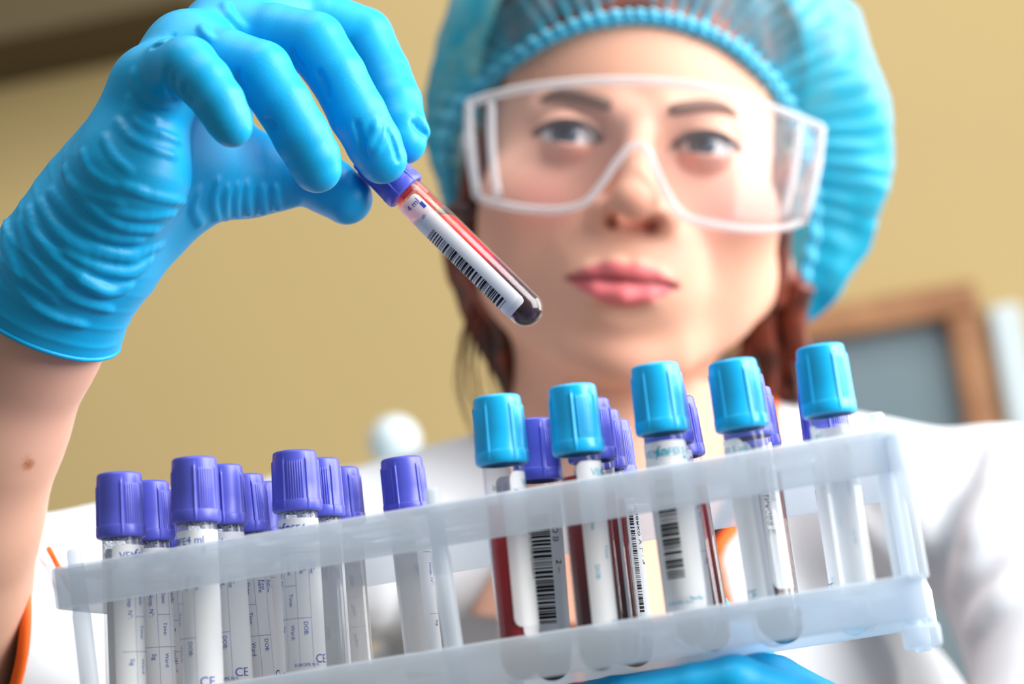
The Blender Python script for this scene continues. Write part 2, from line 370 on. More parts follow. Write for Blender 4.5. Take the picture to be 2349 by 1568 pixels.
# ------------------------------------------------------------------ the tube rack (built in rack mm, then placed)
NC, NR = 10, 4
def rk(v):                                   # rack mm (x, y up, z away) -> world
    v = np.asarray(v, float); return W(v @ RK.T * SC + TK)
rack = thing('tube_rack', 'milky translucent plastic test tube rack held up by the gloved hand', 'rack', rk([RS_C * 4.5, -92, RS_R * 1.5]))
def rbox(lo, hi):
    v, f = box(lo, hi); return rk(v), [q[::-1] for q in f]
X0, X1, Z0, Z1 = -22.5, 9 * RS_C + 21, -14.5, 3 * RS_R + 15
def frame_ring(name, y0, y1, t):
    parts = [rbox((X0, y0, Z0), (X1, y1, Z0 + t)), rbox((X0, y0, Z1 - t), (X1, y1, Z1)), rbox((X0, y0, Z0 + t), (X0 + t, y1, Z1 - t)), rbox((X1 - t, y0, Z0 + t), (X1, y1, Z1 - t))]
    for nm, p in zip(('front_rail', 'back_rail', 'end_rail', 'end_rail'), parts):
        bevel(child(nm, mesh_py(*p), 'rack', rack), 0.0012)
frame_ring('top', -41.5, -28.0, 2.6); frame_ring('bottom', -85.5, -72.0, 2.6)
def holed_plate(y, t, rh):
    vs_, fs = [], []
    n = 24
    xs = [X0 + 2.6] + [RS_C * (i + 0.5) for i in range(NC - 1)] + [X1 - 2.6]; zs = [Z0 + 2.6] + [RS_R * (i + 0.5) for i in range(NR - 1)] + [Z1 - 2.6]
    for i in range(NC):
        for j in range(NR):
            cx, cz = RS_C * i, RS_R * j; a = np.linspace(0, 2 * np.pi, n, endpoint=False) + np.pi / 4
            ring = []
            for yy in (y, y - t):
                circ = [(cx + rh * math.cos(u), yy, cz + rh * math.sin(u)) for u in a]
                sq = []
                for u in a:
                    c, s_ = math.cos(u), math.sin(u); m_ = max(abs(c), abs(s_)); c /= m_; s_ /= m_
                    sq.append((cx + (c * (xs[i + 1] - cx) if c > 0 else c * (cx - xs[i])), yy, cz + (s_ * (zs[j + 1] - cz) if s_ > 0 else s_ * (cz - zs[j]))))
                ring.append((circ, sq))
            b = len(vs_); vs_ += ring[0][0] + ring[0][1] + ring[1][0] + ring[1][1]
            for k in range(n):
                k2 = (k + 1) % n
                fs += [(b + k, b + k2, b + n + k2, b + n + k), (b + 2 * n + k, b + 3 * n + k, b + 3 * n + k2, b + 2 * n + k2), (b + k, b + 2 * n + k, b + 2 * n + k2, b + k2)]
    return mesh_py(rk(vs_), fs)
child('holed_plate', holed_plate(-28.8, 1.6, 8.4), 'rack', rack, False)
child('holed_plate', holed_plate(-73.0, 1.4, 8.4), 'rack', rack, False)
v, f = rbox((X0 + 2.6, -87, Z0 + 2.6), (X1 - 2.6, -85.8, Z1 - 2.6))
for (x, z) in ((X0 + 6.5, Z0 + 5.8), (X1 - 6, Z0 + 5.8), (4.06 * RS_C, Z0 + 5.8), (X0 + 6.5, Z1 - 5.8), (X1 - 6, Z1 - 5.8), (4.06 * RS_C, Z1 - 5.8)):
    prof = [(0.01, -93), (2.6, -93), (3.0, -88), (3.0, -44), (2.6, -42), (2.5, -24), (2.0, -22.8), (0.01, -22.8)]
    v, f = lathe([(r, y) for r, y in prof], 16); v = np.stack([v[:, 0] + x, v[:, 2], v[:, 1] + z], -1)
    child('post', mesh_py(rk(v), f), 'rack', rack)
# end bracket, right front corner
v, f = rbox((X1 - 9, -94, Z0 - 1), (X1 + 2, -87, Z0 + 9)); bevel(child('foot', mesh_py(v, f), 'rack', rack), 0.0012)
v, f = rbox((X1 - 4, -74, Z0 - 1), (X1 + 1.5, -30, Z0 + 6)); bevel(child('corner_bracket', mesh_py(v, f), 'rack', rack), 0.0012)

# ------------------------------------------------------------------ tubes (local mm/1000, axis +Z, origin at the bottom tip, angle 0 faces the viewer)
TR = 6.5; TL = 88.0; CAPZ = 67.0
def capmesh(big=1.0):
    n = 480; a = np.linspace(0, 2 * np.pi, n, endpoint=False); deg = np.degrees(a) % 60.0; panel = (np.degrees(a) // 60).astype(int) % 2
    ridge = np.maximum(0, 1 - (np.minimum(deg, 60 - deg) / 3.6) ** 2)                # round ridges between the panels
    rib = np.where(panel == 0, (np.cos(np.radians(deg - 30) * 60) > -0.1) * 1.0, 0.0) * (np.abs(deg - 30) < 22)
    rows = []
    # (z, base radius, ridge amount, rib amount)
    prof = [(0.0, 6.6, 0, 0), (0.0, 7.3, 0, 0), (0.3, 7.75, .1, 0), (1.0, 8.0, .4, 0), (3.6, 7.95, 0.6, 0), (3.9, 7.8, 0.9, 0), (4.2, 7.62, 1.0, 1.0), (10, 7.5, 1, 1), (16.4, 7.4, 1, 1), (16.7, 7.38, 1, 0.1),
            (17.5, 7.36, .9, 0), (18.0, 7.3, 0.1, 0), (19.8, 7.2, 0, 0), (20.5, 7.0, 0, 0), (20.85, 6.5, 0, 0), (21.0, 5.8, 0, 0), (20.6, 5.2, 0, 0), (20.4, 0.05, 0, 0)]
    for z, r, kr, kb in prof: rows.append(np.stack([(r + 0.42 * kr * ridge + 0.26 * kb * rib) * np.cos(a) * big, (r + 0.42 * kr * ridge + 0.26 * kb * rib) * np.sin(a) * big, np.full(n, z * big)], -1))
    v = np.stack(rows, 1).reshape(-1, 3) / 1000; me = mesh_np(v, grid_faces(n, len(prof), True), 'cap'); return me
cap_me = {'purple': capmesh(), 'skyblue': capmesh(1.03)}
for k_, me in cap_me.items(): me.materials.append(M[k_]); me.polygons.foreach_set('use_smooth', [True] * len(me.polygons))
def dome(r, z_off=0.0, top=74.0, n=9):
    t = np.linspace(0, np.pi / 2, n); return [(max(r * math.sin(u), 0.02), z_off + r - r * math.cos(u)) for u in t] + [(r, z_off + r + (top - r - z_off) * u) for u in (0.25, 0.5, 0.75, 1.0)]
outer = dome(TR); inner = dome(TR - 0.4, 0.4); v, f = lathe(outer + inner[::-1], 40); wall_me = mesh_py(v / 1000, f, 'tube_wall')
wall_me.materials.append(M['tube']); wall_me.polygons.foreach_set('use_smooth', [True] * len(wall_me.polygons))
def liquid(level, tilt=(0, 0), r=TR - 0.45):
    prof = dome(r, 0.45, level); v, f = lathe(prof + [(0.02, level)], 40); n = len(prof) + 1
    top = np.zeros(len(v), bool)
    for i in range(40): top[i * n + n - 2] = top[i * n + n - 1] = True
    v[top, 2] += v[top, 0] * tilt[0] + v[top, 1] * tilt[1]; return mesh_py(v / 1000, f, 'liquid')
def patch(r, a0, a1, z0, z1, corner=0.0, n=28, m=10, th=0.0):
    """a piece of label bent round the tube, rounded corners; degrees and mm"""
    A = np.radians(np.linspace(a0, a1, n)); L = np.radians(a1 - a0) * r; v = []
    for i, a in enumerate(A):
        s_ = (a - A[0]) * r; e = min(s_, L - s_); dz = corner - math.sqrt(max(corner ** 2 - (corner - e) ** 2, 0)) if e < corner else 0
        for t in np.linspace(0, 1, m): v.append((r * math.cos(a), r * math.sin(a), z0 + dz + (z1 - z0 - 2 * dz) * t))
    return np.array(v), [tuple(q) for q in grid_faces(n, m)]
_txt = {}
def text2d(s):
    if s in _txt: return _txt[s]
    cu = bpy.data.curves.new('txt', 'FONT'); cu.body = s; cu.size = 1.0; cu.resolution_u = 3
    ob = bpy.data.objects.new('txt', cu); COL.objects.link(ob); dg = bpy.context.evaluated_depsgraph_get(); dg.update()
    me = bpy.data.meshes.new_from_object(ob.evaluated_get(dg)); v = np.array([tuple(x.co) for x in me.vertices]); f = [tuple(p.vertices) for p in me.polygons]
    bpy.data.objects.remove(ob); bpy.data.meshes.remove(me); _txt[s] = (v, f); return _txt[s]
def wrap_text(s, r, deg, z, size, rot=0, shear=0.0, bold=1.0):
    """rot 0: reads round the tube (left to right); rot -90: reads downwards; deg, z is the start point"""
    v, f = text2d(s); x, y = v[:, 0] * size, v[:, 1] * size; x = x + y * shear
    if rot == -90: u, w = y * 1.0, -x            # letters' tops point to +u (right)
    elif rot == 90: u, w = -y, x
    else: u, w = x, y
    a = math.radians(deg) + u / r; return np.stack([r * np.cos(a), r * np.sin(a), z + w], -1), f
def rects(r, items):
    ps = []
    for a0, a1, z0, z1 in items: ps.append(patch(r, a0, a1, z0, z1, n=max(2, int(abs(a1 - a0) / 8) + 2), m=2))
    return ps
def barcode(z0, z1, seed, w=0.42):
    r = random.Random(seed); z = z0; out = []
    while z < z1:
        b = w * r.choice([0.5, 0.5, 1, 1, 1.8, 2.2]); out.append((z, min(z + b, z1))); z += b + w * r.choice([0.6, 0.6, 1.0, 1.6])
    return out
def pmesh(parts):
    v, f = join(parts); me = mesh_py(v / 1000, f, 'print'); return me
R1, R2, R3, R4 = TR + 0.06, TR + 0.14, TR + 0.20, TR + 0.27

# printed label of the empty purple tubes (edge at 0 degrees)
lab_me = pmesh([patch(R1, 0, 262, 9, 64.5, 1.6, 60)]); lab_me.materials.append(M['paper'])
pr = [wrap_text('VENO', R2, 21, 59.9, 3.3, bold=1), wrap_text('f', R2, 57, 59.2, 5.6, shear=0.25), wrap_text('SAFE', R2, 64, 59.9, 3.3), wrap_text('4 ml', R2, 124, 60.2, 3.3)]
for dg_, z_, s_ in ((40, 49, 'Hosp. N°:'), (42, 28.5, 'Sig'), (77, 49.5, 'Date:'), (78, 39, 'Time:'), (79, 28.5, 'Ward:'), (124, 50, 'First'), (114, 50, 'name:'), (118, 29.5, 'DOB:'), (154, 50, 'Sur-'), (144, 50, 'name:')):
    pr.append(wrap_text(s_, R2, dg_, z_, 2.0, -90))
pr += [wrap_text('CE', R2, 146, 15.5, 4.2), wrap_text('EUROPE N.V.', R2, 84, 14.5, 1.5)]
pr += rects(R2, [(5, 15, 57.2, 59.2), (166, 176, 57.2, 59.2), (62, 62.6, 14, 53), (102, 102.6, 14, 53), (140, 140.6, 14, 53), (20, 140, 30.6, 30.72), (62, 102, 41.6, 41.72), (20, 180, 52.8, 52.92)])
print_me = pmesh(pr); print_me.materials.append(M['ink_blue'])
# small header label of the sky blue tubes
lab2_me = pmesh([patch(R1, 0, 190, 12, 64.0, 2.4, 50)]); lab2_me.materials.append(M['paper'])
pr = [wrap_text('VENO', R2, 40, 59.3, 3.3), wrap_text('f', R2, 76, 58.6, 5.6, shear=0.25), wrap_text('SAFE', R2, 83, 59.3, 3.3), wrap_text('3.5 ml', R2, 138, 59.6, 3.0), wrap_text('CE', R2, 120, 15, 4.2), wrap_text('EUROPE N.V.', R2, 58, 14.0, 1.5)]
pr += [wrap_text(s_, R2, dg_, z_, 2.0, -90) for dg_, z_, s_ in ((24, 50, 'Surname:'), (24, 32, 'DOB:'), (60, 50, 'Date:'), (60, 38, 'Time:'))]
pr += rects(R2, [(8, 24, 56.6, 58.4), (160, 172, 56.6, 59.0)])
print2_me = pmesh(pr); print2_me.materials.append(M['ink_cyan'])
stick_me = pmesh([patch(R3, 0, 150, 16, 58, 2.6, 40)]); stick_me.materials.append(M['paper'])
blood_me = {}
def share(me, m):
    me.materials.append(M[m]); me.polygons.foreach_set('use_smooth', [True] * len(me.polygons)); return me
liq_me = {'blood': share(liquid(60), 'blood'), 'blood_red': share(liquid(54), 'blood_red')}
v, f = patch(TR - 0.43, 0, 359.9, 58, 67, 0, 41, 4); frost_me = mesh_py(v / 1000, f, 'frost'); share(frost_me, 'frost')

def put_child(name, me, parent, spin=0.0, z=0.0):
    o = bpy.data.objects.new(name, me); COL.objects.link(o); o.parent = parent; o.rotation_euler = (0, 0, math.radians(spin)); o.location = (0, 0, z / 1000); return o
def tube_frame(top, axis_down, sc=1.0, zs=1.0):
    """4x4 for a tube whose cap top is at camera point `top`, pointing down along camera vector"""
    d = np.asarray(axis_down, float); d = d / np.linalg.norm(d); bot = np.asarray(top) + d * TL * sc * zs
    zax = Wd(-d); tov = -Wd(np.asarray(top) / np.linalg.norm(top)); xax = tov - zax * (tov @ zax); xax /= np.linalg.norm(xax); yax = np.cross(zax, xax)
    m = np.eye(4); m[:3, 0] = xax * sc; m[:3, 1] = yax * sc; m[:3, 2] = zax * sc * zs; m[:3, 3] = W(bot); return Matrix(m.tolist())
DOWN = RK @ np.array([0, -1, 0.0])
def rack_tube(c, r, px, py, slope, kind, label, cap_spin=0, lab='print', edge=-100, liq=None, sticker=None, marks=None):
    d = rackp(c * RS_C, 0, r * RS_R)[2]; top = P(px, py, d)
    # axis: rack's own down direction in depth, the tube's lean in the picture plane
    dz = DOWN[2]; per = np.array([(px - CX) / F, -(py - CY) / F]); s = math.sqrt(1 - dz * dz); ang = math.atan(slope)
    ax = np.array([math.sin(ang) * s, -math.cos(ang) * s, dz]); ax[0] += per[0] * dz; ax[1] += per[1] * dz
    t = thing('blood_tube', label, 'test tube', group='tubes standing in the rack'); t.matrix_world = tube_frame(top, ax, SC, 0.955 if r else 1.0)
    put_child('tube_wall', wall_me, t)
    put_child('cap', cap_me[kind], t, cap_spin, CAPZ if kind == 'purple' else CAPZ - 0.2)
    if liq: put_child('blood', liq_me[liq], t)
    elif kind == 'purple': put_child('speckled_coating', frost_me, t)
    if lab == 'print':
        l = put_child('label', lab_me, t, edge); put_child('label_print', print_me, l)
    elif lab == 'blue':
        l = put_child('label', lab2_me, t, edge); put_child('label_print', print2_me, l)
    if sticker is not None:
        l = put_child('sticker', stick_me, t, sticker)
        me = pmesh(marks); me.materials.append(M['ink_black']); put_child('sticker_print', me, l)
    return t
bars = lambda seed, a0, a1, z0=19, z1=55: rects(R4, [(a0, a1, x, y) for x, y in barcode(z0, z1, seed)])
T = rack_tube
T(0, 0, 273, 1085, .034, 'purple', 'empty purple capped tube, leftmost in the front row of the rack', 3, edge=-28)
T(0, 1, 337, 1105, .05, 'purple', 'empty purple capped tube just behind the leftmost tube, label reading Hosp. N', 28, edge=-51)
T(0, 2, 376, 1127, .06, 'purple', 'purple capped tube mostly hidden behind the two leftmost tubes', 10, edge=-80)
T(1, 0, 445, 1050, .04, 'purple', 'empty purple capped tube, second from left in the front row, marked 4 ml', -2, edge=-155)
T(1, 1, 505, 1068, .06, 'purple', 'empty purple capped tube directly behind the second front tube', 60, edge=-140)
T(1, 2, 554, 1090, .093, 'purple', 'empty purple capped tube third back in its column, label with Time and Ward showing', 25, edge=-95)
T(1, 3, 598, 1108, .09, 'purple', 'purple capped tube at the back of the second column, half hidden', 75, edge=-160)
T(2, 1, 675, 1035, .056, 'purple', 'tallest looking empty purple capped tube left of centre with CE mark on its label', 88, edge=-118)
T(2, 2, 728, 1053, .07, 'purple', 'empty purple capped tube behind the CE marked tube, clear side showing', 95, edge=-300)
T(2, 3, 775, 1074, .086, 'purple', 'empty purple capped tube farthest back, third in line behind the CE marked tube', 28, edge=-275)
T(3, 3, 920, 1050, .115, 'purple', 'lone empty purple capped tube standing apart in the middle of the rack', 40, edge=15)
T(5, 0, 1139, 912, .094, 'skyblue', 'sky blue capped tube with bright red blood, leftmost of the blue ones', 30, lab='blue', edge=15, liq='blood_red', sticker=-8,
  marks=[wrap_text('Иванов С. Петрович', R4, 70, 52, 2.2, -90)])
T(5, 1, 1224, 962, .075, 'purple', 'purple capped blood tube with a large barcode facing the viewer', 15, edge=-100, liq='blood', sticker=-62,
  marks=bars(3, 2, 84) + [wrap_text('ОВ О В', R4, 92, 56, 3.0, -90), wrap_text('2 –', R4, 96, 40, 3.4, -90)])
T(6, 0, 1312, 888, .105, 'skyblue', 'sky blue capped tube of dark blood with white label, second of the blue ones', -5, lab='blue', edge=-12, liq='blood')
T(6, 1, 1345, 917, .11, 'purple', 'purple capped blood tube just behind the second sky blue cap', 10, edge=60, liq='blood')
T(6, 2, 1369, 943, .115, 'purple', 'purple capped blood tube with scuffed cap, two behind the second sky blue cap', 35, edge=-300, liq='blood')
T(6, 3, 1394, 966, .12, 'purple', 'purple capped blood tube with narrow barcode, farthest behind the second sky blue cap', 20, edge=100, liq='blood', sticker=0,
  marks=bars(5, 8, 44) + [wrap_text('дренко А Г', R4, 56, 57, 3.2, -90), wrap_text('13', R4, 66, 40, 4.5, -90)])
T(7, 0, 1501, 840, .134, 'skyblue', 'sky blue capped tube with barcode label facing front, third of the blue ones', 30, lab='blue', edge=-110, liq=None, sticker=-75,
  marks=bars(9, 32, 82, 22, 55))
T(7, 1, 1518, 880, .14, 'purple', 'purple capped blood tube hugging the back of the third sky blue tube', 0, edge=24, liq='blood')
T(7, 2, 1541, 914, .17, 'purple', 'purple capped blood tube showing a red edge right of the third sky blue tube', 48, edge=100, liq='blood')
T(8, 0, 1679, 831, .160, 'skyblue', 'sky blue capped empty looking tube, fourth of the blue ones, with a cyan dot', 25, lab='blue', edge=-195)
T(8, 1, 1698, 862, .15, 'purple', 'purple capped blood tube with handwritten name strip right behind the fourth sky blue tube', 0, edge=60, liq='blood', sticker=4,
  marks=[wrap_text('Валентинова Е.', R4, 10, 57, 3.2, -90, shear=.2), wrap_text('Год рожд.', R4, 34, 57, 2.6, -90, shear=.2)])
T(8, 2, 1717, 892, .15, 'purple', 'purple capped blood tube two behind the fourth sky blue tube', 40, edge=70, liq='blood')
T(9, 0, 1880, 797, .150, 'skyblue', 'sky blue capped clear tube, rightmost and nearest in the rack', 27, lab='blue', edge=-230)
T(9, 2, 1878, 868, .150, 'purple', 'purple capped tube nearly hidden behind the rightmost sky blue cap', 10, edge=120)

# the tube held in the fingers
htop, hbot = P(840, 349, 912), P(1241, 743, 904)
t = thing('blood_tube', 'purple capped tube of settled red blood with barcode, held in the gloved fingers', 'test tube')
t.matrix_world = tube_frame(htop, hbot - htop)
put_child('tube_wall', wall_me, t); put_child('cap', cap_me['purple'], t, 40, CAPZ)
lv = liquid(52.5, (0.25, -0.75)); put_child('blood', share(lv, 'blood_held'), t)
v, f = patch(TR - 0.43, -85, 95, 54, 67, 0, 41, 6); put_child('blood_film', share(mesh_py(v / 1000, f), 'film'), t)
l = put_child('label', share(pmesh([patch(R1, -160, 20, 8, 64, 1.8, 50)]), 'paper'), t)
hp = [wrap_text('4 ml', R2, -40, 60.2, 3.2), wrap_text('A', R2, -47, 53.2, 2.0), wrap_text('®', R2, -25, 54.4, 2.4)]
put_child('label_print', share(pmesh(hp), 'ink_blue'), l); put_child('colour_mark', share(pmesh(rects(R2, [(2, 13, 57.4, 60.0)])), 'ink_blue'), l)
st = put_child('sticker', share(pmesh([patch(R3, -150, 16, 10.5, 55, 2.2, 50)]), 'paper'), t)
put_child('sticker_print', share(pmesh(rects(R4, [(-80, -24, x, y) for x, y in barcode(13, 50, 21, 0.46)])), 'ink_black'), st)

# ------------------------------------------------------------------ the woman
person = thing('person', 'woman in blue hairnet, goggles, blue gloves and white coat looking at a blood tube', 'person', (W(P(1450, 1400, 1300))[0], W(P(1450, 1400, 1300))[1], FLOOR))
def sdf_child(name, fld, m, parent, tf=None, flip=True, smooth_it=0):
    v, q = fld.nets()
    if not flip: q = q[:, ::-1]
    if tf is not None: v = tf(v)
    me = mesh_np(W(v), q, name); return v, me

# ---- right glove: fingers and palm as one continuous skin
lo = np.minimum(P(-130, 850, 980), P(-130, 850, 815)); hi = np.maximum(P(1010, -70, 815), P(1010, -70, 980)); lo[2], hi[2] = 816, 975
G = Field(lo, hi, 0.75)
fing = {
 'index': ([(600, 45, 936, 12.5), (720, 40, 943, 11.2), (835, 85, 945, 10.9), (880, 165, 939, 9.8), (908, 235, 931, 9.6), (922, 290, 925, 9.0), (928, 325, 922, 8.2)]),
 'middle': ([(520, 80, 912, 12.5), (630, 82, 903, 11.6), (722, 100, 897, 11.3), (775, 175, 892, 10.2), (820, 262, 890, 10.2), (858, 330, 893, 9.8), (876, 364, 894, 9.0)]),
 'ring': ([(430, 125, 888, 12.5), (520, 140, 878, 11.2), (600, 165, 872, 10.8), (650, 240, 868, 9.8), (692, 312, 868, 9.8), (718, 360, 870, 9.3), (727, 386, 871, 8.6)]),
 'pinky': ([(365, 195, 870, 12.0), (395, 158, 856, 10.4), (432, 152, 846, 10.0), (470, 190, 841, 9.2), (503, 236, 838, 8.6), (522, 272, 838, 7.8), (532, 291, 838, 6.9)]),
 'thumb': ([(560, 398, 918, 15.0), (640, 402, 920, 12.6), (700, 400, 920, 11.2), (756, 428, 918, 10.5), (795, 454, 917, 9.6)])}
for nm, ch in fing.items():
    Fg = Field(lo, hi, 0.75); Fg.chain([P(*c[:3]) for c in ch], [c[3] for c in ch], 1.2)
    a = G.f; d = Fg.f; k = 0.7; h = np.maximum(k - np.abs(a - d), 0) / k; G.f = np.minimum(a, d) - h * h * k * .25
palm = Field(lo, hi, 0.75)
def pc(a, b, k=9): palm.cone(P(*a[:3]), P(*b[:3]), a[3], b[3], k)
pc((300, 395, 870, 19), (185, 575, 888, 25)); pc((350, 215, 872, 12.5), (300, 395, 870, 19))
pc((430, 395, 906, 18.5), (250, 545, 898, 23)); pc((430, 395, 906, 18.5), (560, 398, 918, 15), 8)
for (x, y, d, r) in ((350, 205, 872, 12), (430, 130, 889, 13), (515, 85, 912, 13), (600, 50, 936, 13)):
    pc((230, 470, 893, 18), (x, y, d, r), 10)
pc((350, 205, 872, 12), (430, 130, 889, 13), 8); pc((430, 130, 889, 13), (515, 85, 912, 13), 8); pc((515, 85, 912, 13), (600, 50, 936, 13), 8)
pc((330, 400, 893, 18), (480, 220, 915, 15), 12)
# wrist to cuff
CUFF = [(185, 575, 888, 26), (120, 670, 897, 27.5), (88, 735, 903, 29.0), (60, 800, 909, 30)]
for a, b in zip(CUFF[:-1], CUFF[1:]): pc(a, b, 6)
k = 7.0; a, d = G.f, palm.f; h = np.maximum(k - np.abs(a - d), 0) / k; G.f = np.minimum(a, d) - h * h * k * .25; del palm, Fg
# loose folds of the glove, traced over the surface
z = lambda pts: [(x / 2.01, y / 2.01) for x, y in pts]
for pts, r in (([(190, 930), (260, 1060), (400, 1150), (620, 1190)], 1.7), ([(130, 960), (180, 1100), (300, 1220), (480, 1330)], 1.8), ([(60, 1100), (120, 1250), (260, 1380)], 1.8),
               ([(230, 880), (330, 990), (480, 1080), (640, 1100)], 1.5), ([(330, 850), (430, 960), (560, 1040), (720, 1060)], 1.3), ([(10, 1200), (90, 1330), (230, 1450), (380, 1490)], 1.5), ([(350, 1270), (480, 1340), (590, 1310)], 1.6),
               ([(300, 1150), (440, 1230), (600, 1250), (690, 1190)], 1.5), ([(90, 1020), (130, 1150), (220, 1270), (350, 1370), (500, 1420)], 1.6), ([(30, 1010), (40, 1150), (100, 1290)], 1.5),
               ([(420, 1140), (560, 1170), (740, 1130)], 1.2), ([(300, 770), (340, 850), (440, 900), (560, 930)], 1.0), ([(380, 700), (420, 790), (520, 850), (650, 880)], 0.8), ([(560, 850), (700, 900), (850, 930)], 1.0), ([(500, 960), (640, 990), (800, 985)], 1.1),
               ([(480, 630), (520, 720), (600, 790)], 0.7), ([(540, 560), (600, 640), (700, 690), (800, 720)], 0.7), ([(600, 450), (640, 520), (720, 570)], 0.8), ([(590, 500), (640, 580), (740, 620), (820, 650)], 0.7),
               ([(620, 330), (640, 400), (690, 460), (780, 480)], 0.9), ([(1000, 830), (975, 920), (1000, 1010)], 1.0), ([(1090, 850), (1082, 930), (1090, 1000)], 0.8), ([(1135, 840), (1135, 920), (1145, 990)], 0.6), ([(1200, 860), (1205, 920), (1212, 980)], 0.8),
               ([(1260, 860), (1265, 910), (1280, 960)], 0.6), ([(910, 870), (880, 950), (920, 1030)], 1.2), ([(1045, 860), (1035, 940), (1045, 1010)], 0.6), 
               ([(1035, 25), (1050, 70), (1085, 110), (1130, 140)], 1.1), ([(930, 130), (945, 160), (975, 190)], 0.7), ([(1770, 560), (1755, 640), (1725, 700)], 0.9), 
               ([(1930, 540), (1950, 580), (1965, 620)], 0.7), 
               ([(1735, 560), (1720, 620), (1695, 680)], 0.5)):
    G.fold(z(pts), r * (0.9 if r >= 1.3 else 0.75), 820, 970, k=2.6, sink=0.65 if r >= 1.3 else 1.6)
for pts, r in (([(775, 320), (758, 370), (770, 420), (800, 460)], 0.55), ([(800, 350), (795, 400), (828, 440)], 0.45), ([(850, 390), (850, 430), (885, 465)], 0.45), ([(1350, 230), (1362, 270), (1400, 310)], 0.4), ([(1470, 330), (1500, 390), (1515, 450)], 0.4), ([(1100, 330), (1100, 380), (1125, 415)], 0.4),
               ([(1225, 555), (1255, 572), (1262, 600)], 0.5), ([(1640, 560), (1665, 650), (1690, 730)], 0.35), ([(1790, 600), (1820, 680), (1835, 740)], 0.35), ([(1900, 560), (1930, 600), (1960, 620)], 0.35), ([(700, 215), (740, 205), (800, 165)], 0.35)):
    G.fold(z(pts), r, 820, 970, k=1.6, sink=0.0, op='s')
# small crumple noise on the wrist, finer on the hand
X, Y, Z = np.meshgrid(*[np.arange(n) for n in G.n], indexing='ij', sparse=True)
pw = np.stack(np.broadcast_arrays(*(G.ax[0][:, None, None], G.ax[1][None, :, None], G.ax[2][None, None, :])), -1)
near = np.abs(G.f) < 3.0; q = pw[near]; wst = np.clip((P(300, 400, 890)[0] - q[:, 0] + 0.6 * (P(300, 400, 890)[1] - q[:, 1])) / 60, 0, 1)
sax = P(88, 735, 903) - P(300, 330, 880); sax /= np.linalg.norm(sax); sc = q @ sax
rid = np.abs(np.sin(sc * 0.42 + 1.3 * noise3(q, 0.05, 5) + 0.6 * noise3(q, 0.11, 8)))
G.f[near] += (0.10 * noise3(q, 0.35, 3) + wst * (0.40 * noise3(q, 0.16, 4) - 0.5 * (1 - rid) ** 2 + 0.12)).astype(np.float32); del pw, q, near
fdir = P(60, 800, 909) - P(120, 670, 897); fdir /= np.linalg.norm(fdir)
cdir = P(92, 735, 911) - P(146, 610, 904); cdir /= np.linalg.norm(cdir)
G.plane(P(92, 726, 903), cdir, 1.0)
G.cone(P(92, 726, 903) - cdir * 1.2, P(92, 726, 903) - cdir * 0.8, 1, 1, 0)   # keeps the cut crisp
v, me = sdf_child('glove', G, 'glove', person); o = child('glove', me, 'glove', person); o['label'] = 'thin blue nitrile glove on the raised hand pinching the tube'
# ---- rolled bead round the cuff
ctr = P(92, 726, 903) - cdir * 1.0; u1 = np.cross(cdir, [0, 0, 1.0]); u1 /= np.linalg.norm(u1); u2 = np.cross(cdir, u1); ring = []
for a in np.linspace(0, 2 * np.pi, 72, endpoint=False):
    dr = math.cos(a) * u1 + math.sin(a) * u2; r = 22.0
    while r < 42 and G.sample(np.array(ctr + dr * r)) < 0: r += 0.25
    ring.append(ctr + dr * (r - 0.2))
v, f = tube_path(ring, 0.9, 8, True); child('glove_cuff_bead', mesh_py(W(v), f), 'glove', person)
del G

# ---- head: local frame (X right in the picture, Y up, Z towards the viewer), origin between the pupils
C0 = P(1465, 313, 1200); ra, rp = math.radians(4.6), math.radians(5.0)
ex = np.array([math.cos(ra), -math.sin(ra), 0]); ey0 = np.array([math.sin(ra), math.cos(ra), 0]); dep = np.array([0, 0, 1.0])
ey = ey0 * math.cos(rp) + dep * math.sin(rp); ez = -dep * math.cos(rp) + ey0 * math.sin(rp)
HM = np.stack([ex, ey, ez], 1)
def H(v): return np.asarray(v, float) @ HM.T + C0
def Hpx(px, py, Zf):                                   # pixel -> head local point on the surface Z = Zf(X)
    d = 1190.0
    for _ in range(12):
        l = (P(px, py, d) - C0) @ HM; d = d + (l[2] - (Zf(l[0]) if callable(Zf) else Zf))
    return (P(px, py, d) - C0) @ HM
B = Field((-100, -235, -185), (100, 118, 40), 1.5)
E_ = lambda c, r, k=6, op='u', R=None: B.ell(c, r, k, op, R)
B.ell((0, 30, -92), (75, 88, 92), 1); E_((0, 38, -52), (63, 52, 47), 14)
E_((0, -38, -66), (74, 74, 60), 18); E_((0, -66, -46), (50, 46, 48), 14)
for s in (-1, 1):
    E_((s * 45, -30, -36), (28, 26, 25), 16)            # cheeks
    B.cone((s * 60, -58, -84), (s * 22, -98, -30), 16, 14, 14)   # jaw line
    B.cone((s * 65, -20, -88), (s * 60, -58, -84), 15, 16, 14)
    B.cone((s * 12, 13, -7), (s * 45, 12, -22), 7.5, 7, 10)      # brow ridge
E_((0, -104, -24), (20, 14, 17), 12)
for s in (-1, 1): E_((s * 46, -58, -52), (23, 28, 27), 16)
for s in (-1, 1): E_((s * 33, -2, 4), (17, 10.5, 13), 9, 's')     # sockets
B.cone((0, 8, -4), (0, -12, 7), 6.5, 7.2, 8); B.cone((0, -12, 7), (0, -31, 16), 7.2, 9.8, 6)
E_((0, -33, 17), (11.5, 9.0, 9.5), 5)
for s in (-1, 1):
    E_((s * 14.5, -37, 5.5), (7.4, 7.4, 9.5), 5); B.cone((s * 17, -41, -2), (s * 25, -54, -11), 5, 7, 9)
E_((0, -66, -14), (32, 24, 21), 12)
